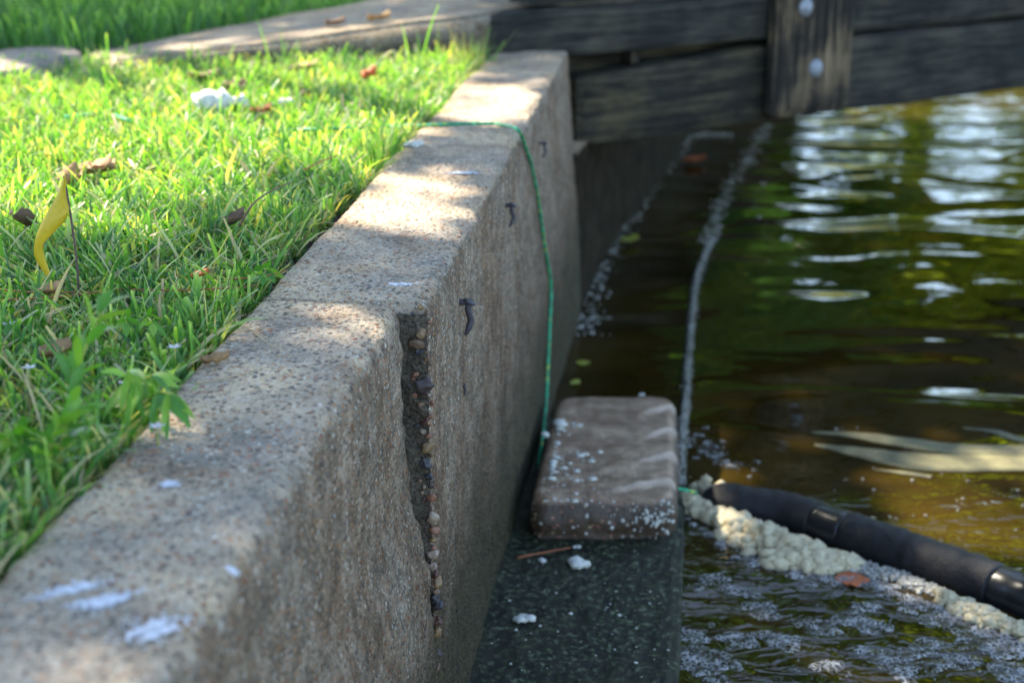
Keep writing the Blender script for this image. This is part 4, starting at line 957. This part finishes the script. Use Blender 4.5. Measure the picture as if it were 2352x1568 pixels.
def leaf_cards(C, size, tint, asp=.45):
    n = len(C); q = rng.normal(size=(n, 3)); q /= np.linalg.norm(q, axis=1)[:, None]; r = rng.normal(size=(n, 3)); r = np.cross(q, r); r /= np.linalg.norm(r, axis=1)[:, None]
    l = size * rng.uniform(.7, 1.3, n)[:, None]; nn = np.cross(q, r)
    V = np.stack([C - q * l, C - r * l * asp + nn * l * .12, C + q * l, C + r * l * asp + nn * l * .12], 1).reshape(-1, 3)
    b = np.arange(n)[:, None] * 4; return V, b + np.arange(4)[None, :], np.repeat(tint, 4)
g2 = np.array(LD)
n_ = 78000; gx = rng.uniform(-3.6, 3.6, n_); gy = rng.uniform(-1.5, 7.5, n_); hz = rng.uniform(4.5, 7.0, n_)
keep = []
for i in range(n_):
    p = 1.0
    for q, poly in enumerate(lit):
        if inside(poly, gx[i] + rng.normal(0, .015), gy[i] + rng.normal(0, .015)):
            p = .025 if q not in soft else soft[q]
            if q == 7: p = .3 if nz((gx[i], gy[i], 0), 4, 2) > .2 else 1
            if q == 0: p = .004 + (.10 if nz((gx[i], gy[i], 0), 5, 9) > .3 else 0)
    keep.append(rng.random() < p)
keep = np.array(keep); C = np.stack([gx, gy, np.zeros(n_)], 1)[keep] + g2 * (hz[keep] / g2[2])[:, None]
V, Fc, T = leaf_cards(C, .074, rng.random(len(C)))
cx = np.mean(C, 0)
tr = empty('shade_tree', (-5.2, 8.6, 0)); tag(tr, 'broad leafy tree standing out of view and shading the wall', 'tree')
mb = MB(); tr_b = Vector((-5.2, 8.6, -.05)); mb.add(tube(smooth_path([tr_b, tr_b + Vector((.1, 0, 2)), tr_b + Vector((.4, -.5, 4.0)), tr_b + Vector((1, -1.5, 6.5))], 6), list(np.linspace(.24, .08, 19)), 12))
for k in range(9):
    a = tr_b + Vector((.4, -.5, 3.6 + k * .25)); t_ = Vector(C[rng.integers(len(C))]); mb.add(tube(smooth_path([a, a.lerp(t_, .5) + Vector((0, 0, .3)), t_], 5), list(np.linspace(.07, .012, 11)), 7))
mb.build('trunk', M['bark'], tr)
mesh('crown', V, Fc, M['leaf'], tr, smooth=False, att=T[:, None].repeat(3, 1))
def far_tree(x, y, h, r, zc, n_, label, m='leaf', size=.10, clumps=26, sy=.8, gap=.35, trunk=.22, name='tree'):
    z0 = -.2; root = empty(name, (x, y, z0)); tag(root, label, name, name + 's beyond the water')
    cs = []
    for k in range(clumps):
        d = rng.normal(size=3); d /= np.linalg.norm(d); rr_ = rng.uniform(.45, 1); cs.append((x + d[0] * r * rr_, y + d[1] * r * rr_, zc + d[2] * (h - zc) * sy * rr_, r * rng.uniform(.16, gap)))
    idx = rng.integers(0, clumps, n_); cs = np.array(cs); C = cs[idx, :3] + rng.normal(size=(n_, 3)) * cs[idx, 3:4] * .55; C[:, 2] = np.maximum(C[:, 2], .1)
    V, Fc, T = leaf_cards(C, size, np.clip(rng.random(n_) * .6 + (idx % 5) * .1, 0, 1))
    mesh('crown', V, Fc, M[m], root, smooth=False, att=T[:, None].repeat(3, 1))
    mb = MB(); b0 = Vector((x, y, z0)); top = Vector((x + .3, y, zc + (h - zc) * .4)); P = smooth_path([b0, b0.lerp(top, .5) + Vector((.15, 0, 0)), top], 6); mb.add(tube(P, list(np.linspace(trunk, trunk * .3, len(P))), 10))
    for k in range(8):
        c = cs[k]; a = b0.lerp(top, rng.uniform(.4, .95)); mb.add(tube([a, a.lerp(Vector(c[:3]), .5) + Vector((0, 0, .2)), Vector(c[:3])], [trunk * .35, trunk * .22, trunk * .08], 7))
    mb.build('trunk', M['bark'], root)
far_tree(2.55, 16.0, 6.5, 1.7, 3.2, 14000, 'dark bushy tree across the water, mirrored left', size=.12, clumps=34)
far_tree(4.7, 18.5, 6.2, 2.3, 4.0, 14000, 'sparse yellow green tree across the water', 'leaf_lit', .12, 44, gap=.34)
far_tree(7.2, 19.5, 6.5, 2.7, 4.1, 17000, 'sparse yellow green tree across the water, rightmost', 'leaf_lit', .12, 50, gap=.34)
far_tree(3.2, 29.0, 19, 4.6, 11.5, 13000, 'tall dark tree behind the pale ones', size=.26, clumps=60, gap=.3, trunk=.35)
far_tree(10.5, 30.0, 20, 5.0, 12.0, 14000, 'tallest dark tree across the water', size=.27, clumps=60, gap=.3, trunk=.35)
far_tree(-1.8, 21.0, 9.0, 2.6, 5.0, 9000, 'dark tree at the left of the far bank', size=.16, clumps=36)
far_tree(4.4, 15.5, .95, 1.5, .25, 5000, 'low yellow green shrub on the far bank', 'leaf_lit', .08, 26, trunk=.05, name='shrub')
far_tree(7.6, 17.0, 1.05, 1.9, .25, 6000, 'wide yellow green shrub on the far bank, rightmost', 'leaf_lit', .08, 30, trunk=.05, name='shrub')
print('done')
